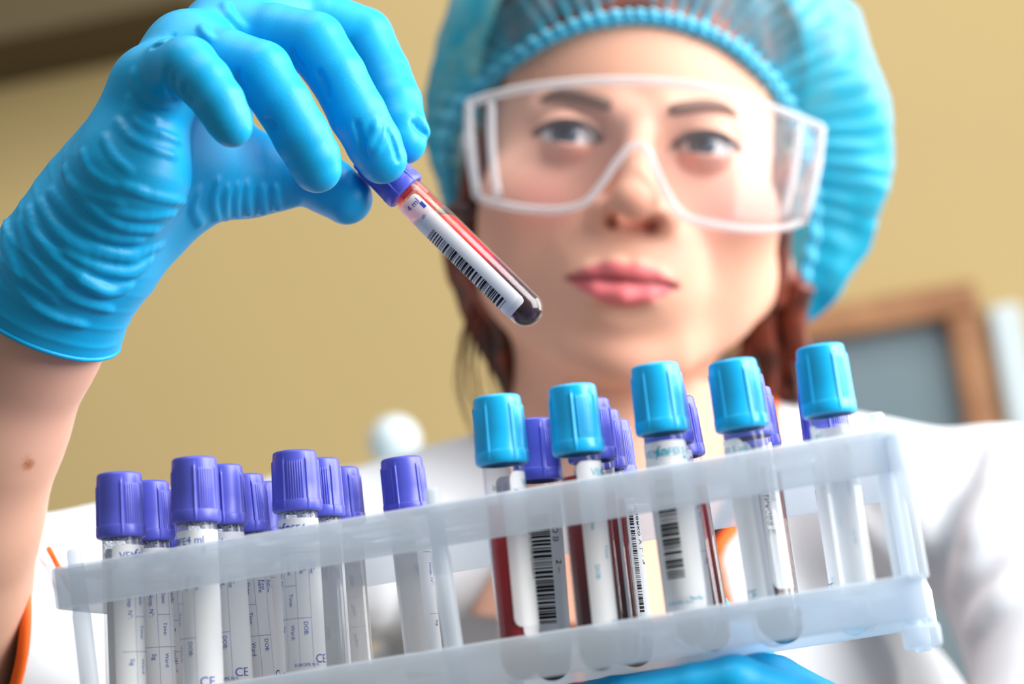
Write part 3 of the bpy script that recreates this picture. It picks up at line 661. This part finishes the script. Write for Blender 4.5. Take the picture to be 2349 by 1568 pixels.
for s in (-1, 1): E_((s * 9.5, -43.0, 12.0), (4.6, 3.8, 5.6), 2.2, 's')
MX = -2.2
def mch(pts, r, k, op='u'): B.chain([(x + MX, y, zz) for x, y, zz in pts], r, k, op)
mch([(-26.5, -70, -7), (-16, -67, 2.5), (-5, -64.6, 6.6), (0, -65.2, 6.8), (5, -64.6, 6.6), (16, -67, 2.5), (26.5, -70, -7)], [2.2, 3.8, 4.2, 4.2, 4.2, 3.8, 2.2], 4.0)
mch([(-25, -71.5, -6), (-12, -76, 3.5), (0, -77.5, 6), (12, -76, 3.5), (25, -71.5, -6)], [2.4, 4.6, 5.2, 4.6, 2.4], 2.0)
mch([(-28, -70.6, -3), (-15, -70.4, 8), (0, -70.6, 12), (15, -70.4, 8), (28, -70.6, -3)], [1.0, 1.3, 1.3, 1.3, 1.0], 1.6, 's')
B.chain([(0, -47, 14), (0, -59, 11.5)], [1.6, 1.8], 4, 's'); E_((0, -87, 5), (14, 4, 4), 6, 's')
for s in (-1, 1):
    B.ell((s * 33, 0, -14), (14.8, 14.0, 14.8), 3)      # lids over the eyeball
    for i in range(5):
        t = (i - 2) / 2; B.ell((s * 33 + t * 10.0, -0.8 - 0.5 * t * t, -4), (7.4, 4.6 - 1.8 * t * t, 14), 0.8, 's')
    # ears
    E_((s * 81, -14, -92), (7, 31, 18), 5); E_((s * 89, -12, -90), (5, 20, 10), 4, 's'); E_((s * 81, -46, -84), (6, 10, 8), 4)
B.cone((0, -70, -98), (0, -165, -108), 52, 49, 20); B.cone((0, -165, -108), (0, -235, -105), 49, 66, 20)
v, me = None, None
lv_, q = B.nets(); q = q  # head local is right handed
me = mesh_np(W(H(lv_)), q[:, ::-1], 'body')
Xl, Yl, Zl = lv_.T
g = lambda cx, cy, sx, sy: np.exp(-((np.abs(Xl) - cx) / sx) ** 2 - ((Yl - cy) / sy) ** 2) * (Zl > -60)
col = np.tile(np.array(srgb(228, 174, 149)[:3]), (len(lv_), 1))
def mixc(w, c): 
    global col
    w = np.clip(w, 0, 1)[:, None]; col = col * (1 - w) + np.array(c[:3]) * w
mixc(0.55 * g(44, -34, 20, 16), srgb(228, 140, 128)); mixc(0.35 * g(0, -34, 13, 10), srgb(226, 150, 132)); mixc(0.3 * g(0, -104, 18, 12), srgb(226, 160, 142))
mixc(0.5 * g(33, -8, 17, 8), srgb(206, 140, 130)); mixc(0.35 * g(33, 9, 18, 6), srgb(200, 140, 124))
Xm = Xl - MX; lip_top = -70.2 + 9.4 * np.clip(1 - (np.abs(Xm) / 28) ** 1.7, 0, 1) - 1.8 * np.exp(-(Xm / 4) ** 2); lip_bot = -70.8 - 11.8 * np.clip(1 - (np.abs(Xm) / 27) ** 2.0, 0, 1)
ins = np.minimum(lip_top - Yl, Yl - lip_bot); mixc((ins + 0.8) / 1.8 * (np.abs(Xm) < 28.5) * (Zl > -14), srgb(216, 112, 116))
mixc(np.exp(-((Yl + 70.5) / 1.4) ** 2) * (np.abs(Xm) < 27) * (Zl > -12) * 0.85, srgb(110, 24, 36))
for s in (-1, 1):
    dn = np.sqrt(((Xl - s * 9.5) / 5.0) ** 2 + ((Yl + 43.5) / 4.6) ** 2); mixc((1.0 - dn) * 1.5 * (Zl > 0) * (Zl < 21), srgb(138, 66, 52))
set_tint(me, col)
body_parts = [(lv_, q, col)]
body_mesh = me

# ---- arm skin (same body mesh): forearm from inside the cuff to the elbow and on to the shoulder
A = Field(P(-560, 1900, 1190) * [1, 1, 0] + [-40, -20, 870], np.maximum(P(320, 600, 880), P(320, 600, 1190)) * [1, 1, 0] + [20, 0, 1190], 2.5)
ARM = [(112, 690, 899, 25.5), (62, 775, 908, 26.5), (-40, 960, 925, 31), (-128, 1180, 945, 36), (-168, 1330, 960, 39), (-200, 1560, 985, 40), (-170, 1760, 1010, 42)]
A.chain([P(*a[:3]) for a in ARM], [a[3] for a in ARM], 6); A.cone(P(-170, 1760, 1010), P(-60, 1850, 1110), 42, 44, 10)
av, aq = A.nets(); ac = np.tile(np.array(srgb(222, 178, 156)[:3]), (len(av), 1))
w = np.clip(noise3(av, 0.03, 11) * 0.25 + 0.2, 0, 1)[:, None]; ac = ac * (1 - w) + np.array(srgb(208, 150, 132)[:3]) * w
mole = A.hit(64, 1062, 870, 1100)
if mole is not None: w = np.clip(1.6 - np.linalg.norm((av - mole) / [1, 1, 1.5], axis=1) / 2.0, 0, 1)[:, None]; ac = ac * (1 - w) + np.array(srgb(176, 108, 74)[:3]) * w
# chest skin showing in the neckline
Cc = Field(np.array([-130, -330, 1185]), np.array([260, -20, 1400]), 3.0)
Cc.cone(P(1470, 880, 1300), P(1480, 1250, 1295), 50, 52, 20); Cc.ell(P(1490, 1420, 1330), (110, 75, 75), 30); Cc.ell(P(1500, 1700, 1335), (120, 85, 95), 30)
cv, cq = Cc.nets(); cc = np.tile(np.array(srgb(228, 174, 149)[:3]), (len(cv), 1))
allv = np.concatenate([W(H(lv_)), W(av), W(cv)]); allq = np.concatenate([q[:, ::-1][:, ::-1], aq + len(lv_), cq + len(lv_) + len(av)])
me = mesh_np(allv, allq, 'body'); set_tint(me, np.concatenate([col, ac, cc])); o = child('body', me, 'skin', person); o['label'] = 'fair skinned face, neck and raised forearm'
bpy.data.meshes.remove(body_mesh); del A
def head_hit(px, py):
    ds = np.arange(1150, 1360, 1.0); pts = (np.stack([(px - CX) / F * ds, -(py - CY) / F * ds, ds], -1) - C0) @ HM
    ok = np.all((pts > B.lo) & (pts < B.lo + B.h * (B.n - 1)), axis=1); v_ = np.full(len(ds), 9.0); v_[ok] = B.sample(pts[ok]); w_ = np.where(v_ < 0)[0]
    return ds[w_[0]] if len(w_) else None

# ---- eyes
for s in (-1, 1):
    n = 40; t = np.linspace(0, np.pi, 33); a = np.linspace(0, 2 * np.pi, n, endpoint=False); r = 12.2
    vv = np.stack([np.outer(np.cos(a), np.sin(t)), np.outer(np.sin(a), np.sin(t)), np.tile(np.cos(t), (n, 1))], -1).reshape(-1, 3); r = 13.3; th = np.degrees(np.tile(t, n))
    gz = np.array([-0.02, -0.02, 1.0]); Rg = Matrix.Rotation(-0.20, 3, 'Y') @ Matrix.Rotation(0.03, 3, 'X'); rr = r * (1 + 0.06 * np.exp(-(th / 26) ** 4))
    loc = (vv * rr[:, None]) @ np.array(Rg).T + np.array([s * 33.0, 0.0, -14.2])
    me = mesh_np(W(H(loc)), grid_faces(n, 33, True), 'eye'); c = np.tile(np.array([0.80, 0.80, 0.82]), (len(loc), 1))
    c[th < 31] = srgb(58, 84, 104)[:3]; c[(th < 31) & (th > 26)] = srgb(40, 52, 66)[:3]; c[th < 15] = (0.008, 0.008, 0.01); set_tint(me, c); child('eye', me, 'eye', person)
    hs = lambda x, y: (s * x, y)
    brow = [(14, 13.5, 2.6), (22, 16.0, 1.6), (32, 18.6, -1.9), (42, 18.8, -9), (52, 14, -20.5)]
    v, f = tube_path(spline([(s * x, y, zz - 1.2) for x, y, zz in brow], 20), 1.05 * np.array([2.2, 2.7, 3.0, 3.1, 3.1, 3.1, 3.0, 3.0, 2.9, 2.8, 2.7, 2.6, 2.4, 2.2, 2.0, 1.8, 1.6, 1.4, 1.1, 0.7]), 10); v[:, 2] += 0
    child('eyebrow', mesh_py(W(H(v)), f), 'brow', person)
    lash = [(s * 17.5, -2.5, -5.0), (s * 24, 2.7, -0.2), (s * 33, 4.6, 1.0), (s * 42, 3.2, -1.5), (s * 50, -1.5, -8)]
    v, f = tube_path(spline(lash, 16), 1.7, 8); child('eyelashes', mesh_py(W(H(v)), f), 'lash', person)

# ---- hair: mass under the net, and locks at the neck
HF = Field((-100, -170, -215), (110, 150, 0), 2.5)
HF.ell((0, 42, -98), (80, 92, 92), 2); HF.ell((4, -10, -150), (70, 80, 55), 20); HF.ell((10, 60, -150), (85, 85, 60), 20)
HF.ell((0, 46, -50), (68, 54, 47.5), 10); HF.ell((0, 10, -20), (72, 47, 64), 6, 's'); HF.ell((0, -60, -40), (86, 80, 70), 10, 's')
for s in (-1, 1): HF.cone((s * 78, 2, -70), (s * 80, -62, -84), 7, 6, 6)
pq = np.stack(np.broadcast_arrays(HF.ax[0][:, None, None], HF.ax[1][None, :, None], HF.ax[2][None, None, :]), -1); nr = np.abs(HF.f) < 6; HF.f[nr] += (0.9 * noise3(pq[nr] * [1, 1, 0.3], 0.25, 2)).astype(np.float32)
hv, hq = HF.nets(); me = mesh_np(W(H(hv)), hq, 'hair'); hair = child('hair', me, 'hair', person); hair['label'] = 'reddish brown hair gathered under the net'
def lock(pts, r, seed):
    rr = np.random.RandomState(seed); sp = spline([P(*p_) for p_ in pts], 26); sp[:, :2] += (rr.normal(size=(26, 2)).cumsum(0) * 0.25); sp[:, 0] += rr.normal() * r * 0.8; sp[:, 2] += rr.normal() * r
    t = np.linspace(0, 1, 26); return tube_path(W(sp), r / 1000 * (1.05 - 0.85 * t ** 1.5) * rr.uniform(0.6, 1.1), 8)
parts = []
for i in range(16): parts.append(lock([(1075 + i * 2, 470 + rng.rand() * 40, 1265), (1085 + rng.rand() * 25, 620, 1275), (1125 + rng.rand() * 40, 740, 1290), (1170 + rng.rand() * 45, 850, 1300), (1200 + rng.rand() * 50, 990, 1310)], 8.5, i))
for i in range(9): parts.append(lock([(1100 + i * 3, 600, 1270), (1082 + i * 5, 700, 1272), (1054 + i * 7, 800, 1275), (1048 + i * 9, 890, 1278), (1080 + i * 11, 1000, 1282)], 1.1, 40 + i))
for i in range(16): parts.append(lock([(1770 + i, 620 + rng.rand() * 40, 1290), (1765 + rng.rand() * 40, 740, 1295), (1760 + rng.rand() * 50, 830, 1300), (1775 + rng.rand() * 40, 930, 1305)], 8.5, 80 + i))
v, f = join(parts); o = child('hair_locks', mesh_py(v, f), 'hair', person); o['kind'] = 'stuff'; o['label'] = 'loose reddish brown locks hanging beside the neck'

# ---- bouffant hairnet: opening edge -> gathered band -> puffed bag -> crown behind
cxy = (1490.0, 330.0)
rim = [(1060, 262), (1130, 205), (1200, 150), (1300, 92), (1400, 66), (1500, 64), (1600, 90), (1700, 150), (1765, 220), (1808, 300), (1838, 420), (1836, 560), (1800, 690), (1700, 735), (1500, 740), (1200, 690), (1085, 560), (1052, 420), (1046, 330)]
bag = [(972, 300), (978, 200), (1000, 90), (1040, -20), (1140, -130), (1300, -200), (1490, -220), (1680, -190), (1830, -120), (1935, -10), (1995, 120), (2040, 240), (2052, 350), (2020, 490), (1960, 630), (1890, 715), (1815, 752), (1650, 760), (1490, 730), (1250, 660), (1075, 550), (1005, 450), (978, 380)]
def polar(pts, n):
    p_ = np.array(pts, float) - cxy; a = np.arctan2(p_[:, 1], p_[:, 0]); r = np.hypot(p_[:, 0], p_[:, 1]); o_ = np.argsort(a); a, r = a[o_], r[o_]
    t = np.linspace(-np.pi, np.pi, n, endpoint=False); return t, np.interp(t, np.r_[a - 2 * np.pi, a, a + 2 * np.pi], np.r_[r, r, r])
NT, NS = 720, 64
t, r0 = polar(rim, NT); _, rb = polar(bag, NT)
ker = np.hanning(41); ker /= ker.sum(); r0 = np.convolve(np.r_[r0[-40:], r0, r0[:40]], ker, 'same')[40:-40]; rb = np.convolve(np.r_[rb[-40:], rb, rb[:40]], ker, 'same')[40:-40]
up = -np.sin(t)                                               # 1 at the forehead
dh = np.array([(head_hit(cxy[0] + r0[i] * math.cos(t[i]), cxy[1] + r0[i] * math.sin(t[i])) or 0) for i in range(NT)])   # depth of the head under the elastic edge
front = (dh > 0) & (up > 0.3); d0 = np.where(front, dh - 6, 1222 + 45 * (1 - up)); d0 = np.minimum(d0, 1290)
kk = np.hanning(61); kk /= kk.sum(); d0 = np.convolve(np.r_[d0[-60:], d0, d0[:60]], kk, 'same')[60:-60]
ss = np.linspace(0, 1, NS); verts = np.zeros((NT, NS, 3))
ph = np.cumsum(rng.uniform(0.5, 1.5, NT)); ph = ph / ph[-1] * 2 * np.pi * 64
ph2 = np.cumsum(rng.uniform(0.3, 1.7, NT)); ph2 = ph2 / ph2[-1] * 2 * np.pi * 17
am = 0.55 + 0.45 * np.sin(5 * t + 1.0) * np.sin(3 * t); am2 = 0.6 + 0.5 * np.sin(4 * t + 2.0) * np.sin(7 * t)
for j, s_ in enumerate(ss):
    if s_ < 0.14: u = s_ / 0.14; rad = r0 + (10 + 26 * u) ; dp = d0 + 4 - 7 * math.sin(u * math.pi) + u * 6
    elif s_ < 0.6: u = (s_ - 0.14) / 0.46; e = math.sin(u * math.pi / 2) ** 0.85; rad = (r0 + 36) * (1 - e) + rb * 1.0 * e; dp = d0 + 10 + (1300 - d0 - 10) * (1 - math.cos(u * math.pi / 2)) ** 1.0
    else: u = (s_ - 0.6) / 0.4; rad = rb * math.cos(u * math.pi / 2 * 0.995); dp = 1300 + 120 * math.sin(u * math.pi / 2)
    amp = 2.2 if s_ < 0.14 else 2.4 * math.exp(-((s_ - 0.14) / 0.2) ** 2) + 0.5
    rip = np.sin(ph + 2.2 * s_ * np.sin(3 * t)) * amp * (1 if s_ < 0.14 else am) + am2 * np.sin(ph2 + 6 * s_ + 2 * np.sin(9 * s_ + 2 * t)) * (0.4 + 3.4 * math.exp(-((s_ - 0.42) / 0.2) ** 2)) * (s_ > 0.1)
    dd = np.broadcast_to(dp, (NT,)) - rip * 0.9
    rad = rad + rip * 2.2
    verts[:, j] = np.stack([(cxy[0] + rad * np.cos(t) - CX) / F * dd, -(cxy[1] + rad * np.sin(t) - CY) / F * dd, dd], -1)
vv = verts.reshape(-1, 3); vv = vv + np.stack([noise3(vv, 0.09, 20), noise3(vv, 0.09, 21), noise3(vv, 0.09, 22)], -1) * 2.6 * np.clip((np.tile(ss, NT) - 0.1) * 4, 0, 1)[:, None] + np.stack([noise3(vv, 0.24, 25), noise3(vv, 0.24, 26), noise3(vv, 0.24, 27)], -1) * 1.1 * np.clip((np.tile(ss, NT) - 0.12) * 4, 0, 1)[:, None]
me = mesh_np(W(vv), grid_faces(NT, NS, True), 'hairnet'); at = me.attributes.new('gather', 'FLOAT', 'POINT')
S2, U2 = np.meshgrid(ss, up, indexing='xy'); C2 = np.broadcast_to(np.cos(t)[:, None], S2.shape)
dn = 0.9 - 0.74 * np.exp(-((S2 - 0.29) / 0.19) ** 2) * np.clip((U2 + 0.05) * 1.6, 0, 1); dn = np.where(S2 < 0.15, 0.95, dn) ; at.data.foreach_set('value', dn.astype(np.float32).ravel())
o = child('hairnet', me, 'hairnet', person); o['label'] = 'sheer blue bouffant hairnet with gathered edge'
v, f = tube_path(verts[:, 0][::3], 1.6, 8, True); child('hairnet_elastic', mesh_py(W(v), f), mat('elastic', srgb(120, 205, 232), rough=0.8), person)
v, f = tube_path(verts[:, 8][::3], 1.3, 8, True); child('hairnet_elastic', mesh_py(W(v), f), bpy.data.materials['elastic'], person)

# ---- safety goggles resting on the nose
lz = lambda X: 27 - 0.0034 * X * X
gog = thing('safety_goggles', 'clear plastic safety goggles worn over her eyes', 'goggles', W(H([0, -20, 28])))
top = [(1076, 236), (1120, 222), (1200, 203), (1300, 190), (1400, 184), (1500, 186), (1600, 196), (1700, 222), (1800, 258), (1884, 292)]
botl = [(1096, 452), (1130, 464), (1180, 474), (1240, 481), (1300, 479), (1345, 462), (1385, 415), (1412, 375), (1440, 342), (1463, 332)]
botr = [(1463, 332), (1485, 345), (1503, 385), (1525, 435), (1562, 490), (1610, 510), (1680, 522), (1740, 526), (1800, 521), (1842, 508)]
g3 = lambda pts, n: np.array([Hpx(x, y, lz) for x, y in spline(pts, n)])
T3 = g3(top, 80); B3 = np.concatenate([g3(botl, 50), g3(botr, 50)[1:]])
def resample_x(c, n):
    x = np.linspace(0, 1, n); d_ = np.r_[0, np.cumsum(np.linalg.norm(np.diff(c, axis=0), axis=1))]; d_ /= d_[-1]; return np.stack([np.interp(x, d_, c[:, i]) for i in range(3)], -1)
xs = np.linspace(0.0, 1, 90); Bx = np.stack([np.interp(xs, (B3[:, 0] - B3[0, 0]) / (B3[-1, 0] - B3[0, 0]), B3[:, i]) for i in range(3)], -1); Tx = np.stack([np.interp(xs, (T3[:, 0] - T3[0, 0]) / (T3[-1, 0] - T3[0, 0]), T3[:, i]) for i in range(3)], -1)
L = Bx[:, None] * (1 - np.linspace(0, 1, 14))[None, :, None] + Tx[:, None] * np.linspace(0, 1, 14)[None, :, None]; L[..., 2] = lz(L[..., 0])
o = child('lens', mesh_np(W(H(L.reshape(-1, 3))), grid_faces(90, 14), 'lens'), 'lens', gog); md = o.modifiers.new('solid', 'SOLIDIFY'); md.thickness = 0.0018
v, f = tube_path(W(H(T3)), 0.0024, 10); child('top_rim', mesh_py(v, f), 'goggle', gog)
v, f = tube_path(W(H(B3)), 0.0021, 10); child('bottom_rim', mesh_py(v, f), 'goggle', gog)
for s, (a, b) in ((-1, (T3[0], B3[0])), (1, (T3[-1], B3[-1]))):
    ln = np.linspace(a, b, 12); ln[:, 0] += s * 1.5 * np.sin(np.linspace(0, np.pi, 12)); v, f = tube_path(W(H(ln)), 0.0026, 10); child('side_rim', mesh_py(v, f), 'goggle', gog)
    ln2 = ln * [0.87, 1, 1] ; ln2[:, 2] += 6.0; v, f = tube_path(W(H(ln2)), 0.0022, 10); child('side_rim', mesh_py(v, f), 'goggle', gog)
    sh = []
    for u in np.linspace(0, 1, 12):
        off = np.array([s * 3.0 * math.sin(u * 2), -u * 3, -62 * u]); sh.append([a * (1 - w_) + b * w_ + off + np.array([0, -10 * u * (1 - 2 * w_), 0]) for w_ in np.linspace(0, 1, 8)])
    sh = np.array(sh); o = child('side_shield', mesh_np(W(H(sh.reshape(-1, 3))), grid_faces(12, 8), 'side_shield'), 'goggle', gog); md = o.modifiers.new('solid', 'SOLIDIFY'); md.thickness = 0.0016
    arm = np.array([a * .7 + b * .3 + np.array([s * 2.0, -2, -10]), a * .7 + b * .3 + np.array([s * 4.0, -2, -60]), a * .7 + b * .3 + np.array([s * 3.0, -6, -105])])
    v, f = tube_path(W(H(spline(arm, 12))), 0.0032, 10); child('temple_arm', mesh_py(v, f), 'goggle', gog)

# ---- lab coat
def poly_sdf(px, py, poly):
    poly = np.array(poly, float); d = np.full(px.shape, 1e18); s = np.ones(px.shape)
    for i in range(len(poly)):
        a, b = poly[i], poly[i - 1]; e = b - a; wx, wy = px - a[0], py - a[1]
        t_ = np.clip((wx * e[0] + wy * e[1]) / (e @ e), 0, 1); d = np.minimum(d, (wx - e[0] * t_) ** 2 + (wy - e[1] * t_) ** 2)
        c1 = py >= a[1]; c2 = py < b[1]; c3 = e[0] * wy > e[1] * wx; m_ = (c1 & c2 & c3) | (~c1 & ~c2 & ~c3); s = np.where(m_, -s, s)
    return s * np.sqrt(d)
def cut_v(fl, poly, zmax, k=2.0):                       # cut a neckline (outline in px at 1250 mm) straight through the front
    sc_ = 1250.0 / F; X = fl.ax[0][:, None]; Y = fl.ax[1][None, :]
    d2 = poly_sdf(np.broadcast_to(X / sc_ + CX, (len(fl.ax[0]), len(fl.ax[1]))), np.broadcast_to(CY - Y / sc_, (len(fl.ax[0]), len(fl.ax[1]))), poly) * sc_
    dz = fl.ax[2][None, None, :] - zmax; d3 = np.maximum(d2[:, :, None], dz).astype(np.float32); fl.put((slice(None),) * 3, d3, k, 's')
def chest(fl, e):
    fl.cone(P(1470, 880, 1300), P(1480, 1250, 1295), 50 + e * 0.4, 52 + e, 20); fl.ell(P(1490, 1420, 1330), (110 + e, 75 + e, 75 + e), 30); fl.ell(P(1500, 1700, 1335), (120 + e, 85 + e, 95 + e), 30)
V_COAT = [(1110, 640), (1120, 860), (1225, 1130), (1290, 1300), (1330, 1600), (1400, 1640), (1560, 1640), (1672, 1500), (1664, 1390), (1646, 1330), (1640, 1280), (1655, 1240), (1700, 1190), (1775, 1060), (1795, 860), (1800, 640)]
V_SHIRT = [(1130, 640), (1140, 860), (1260, 1130), (1326, 1280), (1360, 1440), (1420, 1520), (1500, 1540), (1570, 1500), (1606, 1400), (1610, 1250), (1650, 1170), (1760, 980), (1780, 860), (1790, 640)]
S = Field(np.array([-130, -330, 1170]), np.array([260, -20, 1400]), 3.0); chest(S, 2.5); cut_v(S, V_SHIRT, 1345)
v, q = S.nets(); child('undershirt', mesh_np(W(v), q, 'undershirt'), 'black', person)
K = Field(np.array([-290, -330, 930]), np.array([420, -10, 1460]), 3.5)
chest(K, 8)
K.chain([P(1600, 1070, 1318), P(1960, 1168, 1300), P(2300, 1195, 1285)], [44, 45, 46], 20); K.chain([P(1360, 1100, 1318), P(1000, 1250, 1300), P(700, 1295, 1275)], [44, 45, 46], 20)
K.ell(P(1500, 1850, 1350), (185, 150, 105), 30)
K.chain([P(2300, 1195, 1285), P(2480, 1560, 1210), P(2420, 1900, 1100)], [46, 50, 48], 12); K.chain([P(700, 1295, 1275), P(420, 1400, 1195)], [46, 44], 12)
for poly, r in (([(1990, 1010), (2050, 1150), (2130, 1330), (2180, 1568)], 7), ([(2210, 1020), (2140, 1180), (2140, 1330)], 8), ([(2345, 1130), (2240, 1290), (2160, 1470)], 8), ([(2000, 1200), (2090, 1330), (2160, 1450)], 6), ([(2345, 1350), (2250, 1440), (2160, 1550)], 6),
                ([(2300, 1010), (2290, 1120), (2230, 1240)], 6), ([(2060, 1020), (2100, 1130), (2120, 1250)], 5), ([(1900, 1350), (2000, 1480), (2040, 1568)], 6), ([(1000, 1180), (960, 1330), (900, 1568)], 7), ([(800, 1180), (860, 1330), (840, 1500)], 6), ([(1120, 1150), (1180, 1300), (1200, 1568)], 5)):
    K.fold(poly, r, 1000, 1450, k=9, sink=0.6)
pq = np.stack(np.broadcast_arrays(K.ax[0][:, None, None], K.ax[1][None, :, None], K.ax[2][None, None, :]), -1); nr = np.abs(K.f) < 9; K.f[nr] += (1.8 * noise3(pq[nr], 0.05, 31)).astype(np.float32); del pq
pip = []
for side in (V_COAT[1:5], V_COAT[7:-1]):
    sc_ = 1250.0 / F; row = []
    for x, y in spline(side, 40):
        xx = (x - CX) * sc_; yy = -(y - CY) * sc_; zz = np.arange(1150, 1345, 1.0); pts = np.stack([np.full(len(zz), xx), np.full(len(zz), yy), zz], -1); vv = K.sample(pts); w_ = np.where(vv < 0)[0]
        if len(w_): row.append(pts[w_[0]] - [0, 0, 0.6])
    pip.append(row)
cut_v(K, V_COAT, 1345)
v, q = K.nets(); coat = child('lab_coat', mesh_np(W(v), q, 'lab_coat'), 'coat', person); coat['label'] = 'white lab coat with orange piping round the neckline'
def sub(name, me, m, par):
    me.transform(Matrix.Translation(-Vector(person.location))); return new_obj(name, me, m, par)
for row in pip:
    if len(row) > 3: v, f = tube_path(W(np.array(row)), 0.0034, 10); sub('piping', mesh_py(v, f), 'orange', coat)
# sleeve of the raised arm: open end with orange hem, lofted towards the shoulder
hdir = np.array([0.60, 0, -0.80]); vdir = np.array([0.12, 0.99, 0.05]); secs = []
rings = [((-62, 1455, 990), 45, hdir), ((-50, 1453, 995), 45.5, hdir), ((20, 1455, 1035), 49, np.array([0.7, 0, -0.71])), ((140, 1440, 1085), 52, np.array([0.6, 0, -0.8])), ((320, 1400, 1150), 52, np.array([0.5, 0, -0.86])), ((520, 1345, 1220), 50, np.array([0.4, 0, -0.9])), ((720, 1290, 1280), 44, np.array([0.3, 0, -0.95]))]
pts_ = np.array([np.r_[P(*c), r, h_] for c, r, h_ in rings]); dense = spline(pts_, 50); NA = 64
for i, row in enumerate(dense):
    a = np.linspace(0, 2 * np.pi, NA, endpoint=False); c = row[:3]; h_ = row[4:] / np.linalg.norm(row[4:]); u = i / 49
    r = row[3] + (1.6 * np.sin(5 * a + 9 * u) + 1.3 * np.sin(3 * a - 14 * u)) * min(1, u * 6)
    secs.append(c + np.outer(np.cos(a) * r, h_) + np.outer(np.sin(a) * r, vdir))
secs = np.array(secs); q = grid_faces(50, NA); q = np.concatenate([q, np.array([[i * NA + NA - 1, (i + 1) * NA + NA - 1, (i + 1) * NA, i * NA] for i in range(49)])])
o = sub('sleeve', mesh_np(W(secs.reshape(-1, 3)), q, 'sleeve'), 'coat', coat); md = o.modifiers.new('solid', 'SOLIDIFY'); md.thickness = 0.0015
v, f = tube_path(W(secs[0]), 0.0024, 8, True); sub('hem_piping', mesh_py(v, f), 'orange', coat)
sv = secs.reshape(-1, 3); spx = proj(sv)
def on_sleeve(x, y):
    c = np.hypot(spx[:, 0] - x, spx[:, 1] - y); k = np.where(c < 30)[0]
    if not len(k): k = np.argsort(c)[:6]
    d_ = sv[k, 2].min(); return P(x, y, d_ - 1.0)
ln = np.array([on_sleeve(x, y) for x, y in spline([(112, 1258), (121, 1275), (134, 1300), (160, 1350)], 10)])
v, f = tube_path(W(ln), 0.0013, 8); sub('seam_piping', mesh_py(v, f), 'orange', coat)

# ---- the other glove, supporting the rack from below (worked out in rack mm)
r3 = rackp
corners = np.array([r3(x, y, zz) for x in (92, 300) for y in (-190, -40) for zz in (-24, 130)])
G2 = Field(corners.min(0), corners.max(0), 1.3)
def gch(pts, k=1.5): G2.chain([r3(*p_[:3]) for p_ in pts], [p_[3] for p_ in pts], k)
for dz, x0 in ((-6, 152), (18, 112), (42, 106), (65, 116)):
    gch([(x0, -97, dz, 8.6), (x0 + 20, -96.8, dz, 9.6), (x0 + 32, -96.5, dz, 9.8), (190 if x0 < 150 else 184, -97.0, dz + 1, 10.4), (203, -108, dz * .9 + 4, 11.5), (212, -126, dz * 0.8 + 10, 13)], 1.2)
G2.ell(r3(216, -134, 42), (26, 22, 36), 8); G2.cone(r3(216, -136, 44), r3(265, -175, 62), 24, 25, 12)
gch([(166, -64, 103, 8.6), (174, -82, 104, 9.6), (192, -106, 100, 11.5), (208, -126, 66, 14)], 3)
G2.f += 0
v, q = G2.nets(); o = child('glove', mesh_np(W(v), q, 'glove'), 'glove', person); o['label'] = 'blue nitrile glove supporting the rack from below'
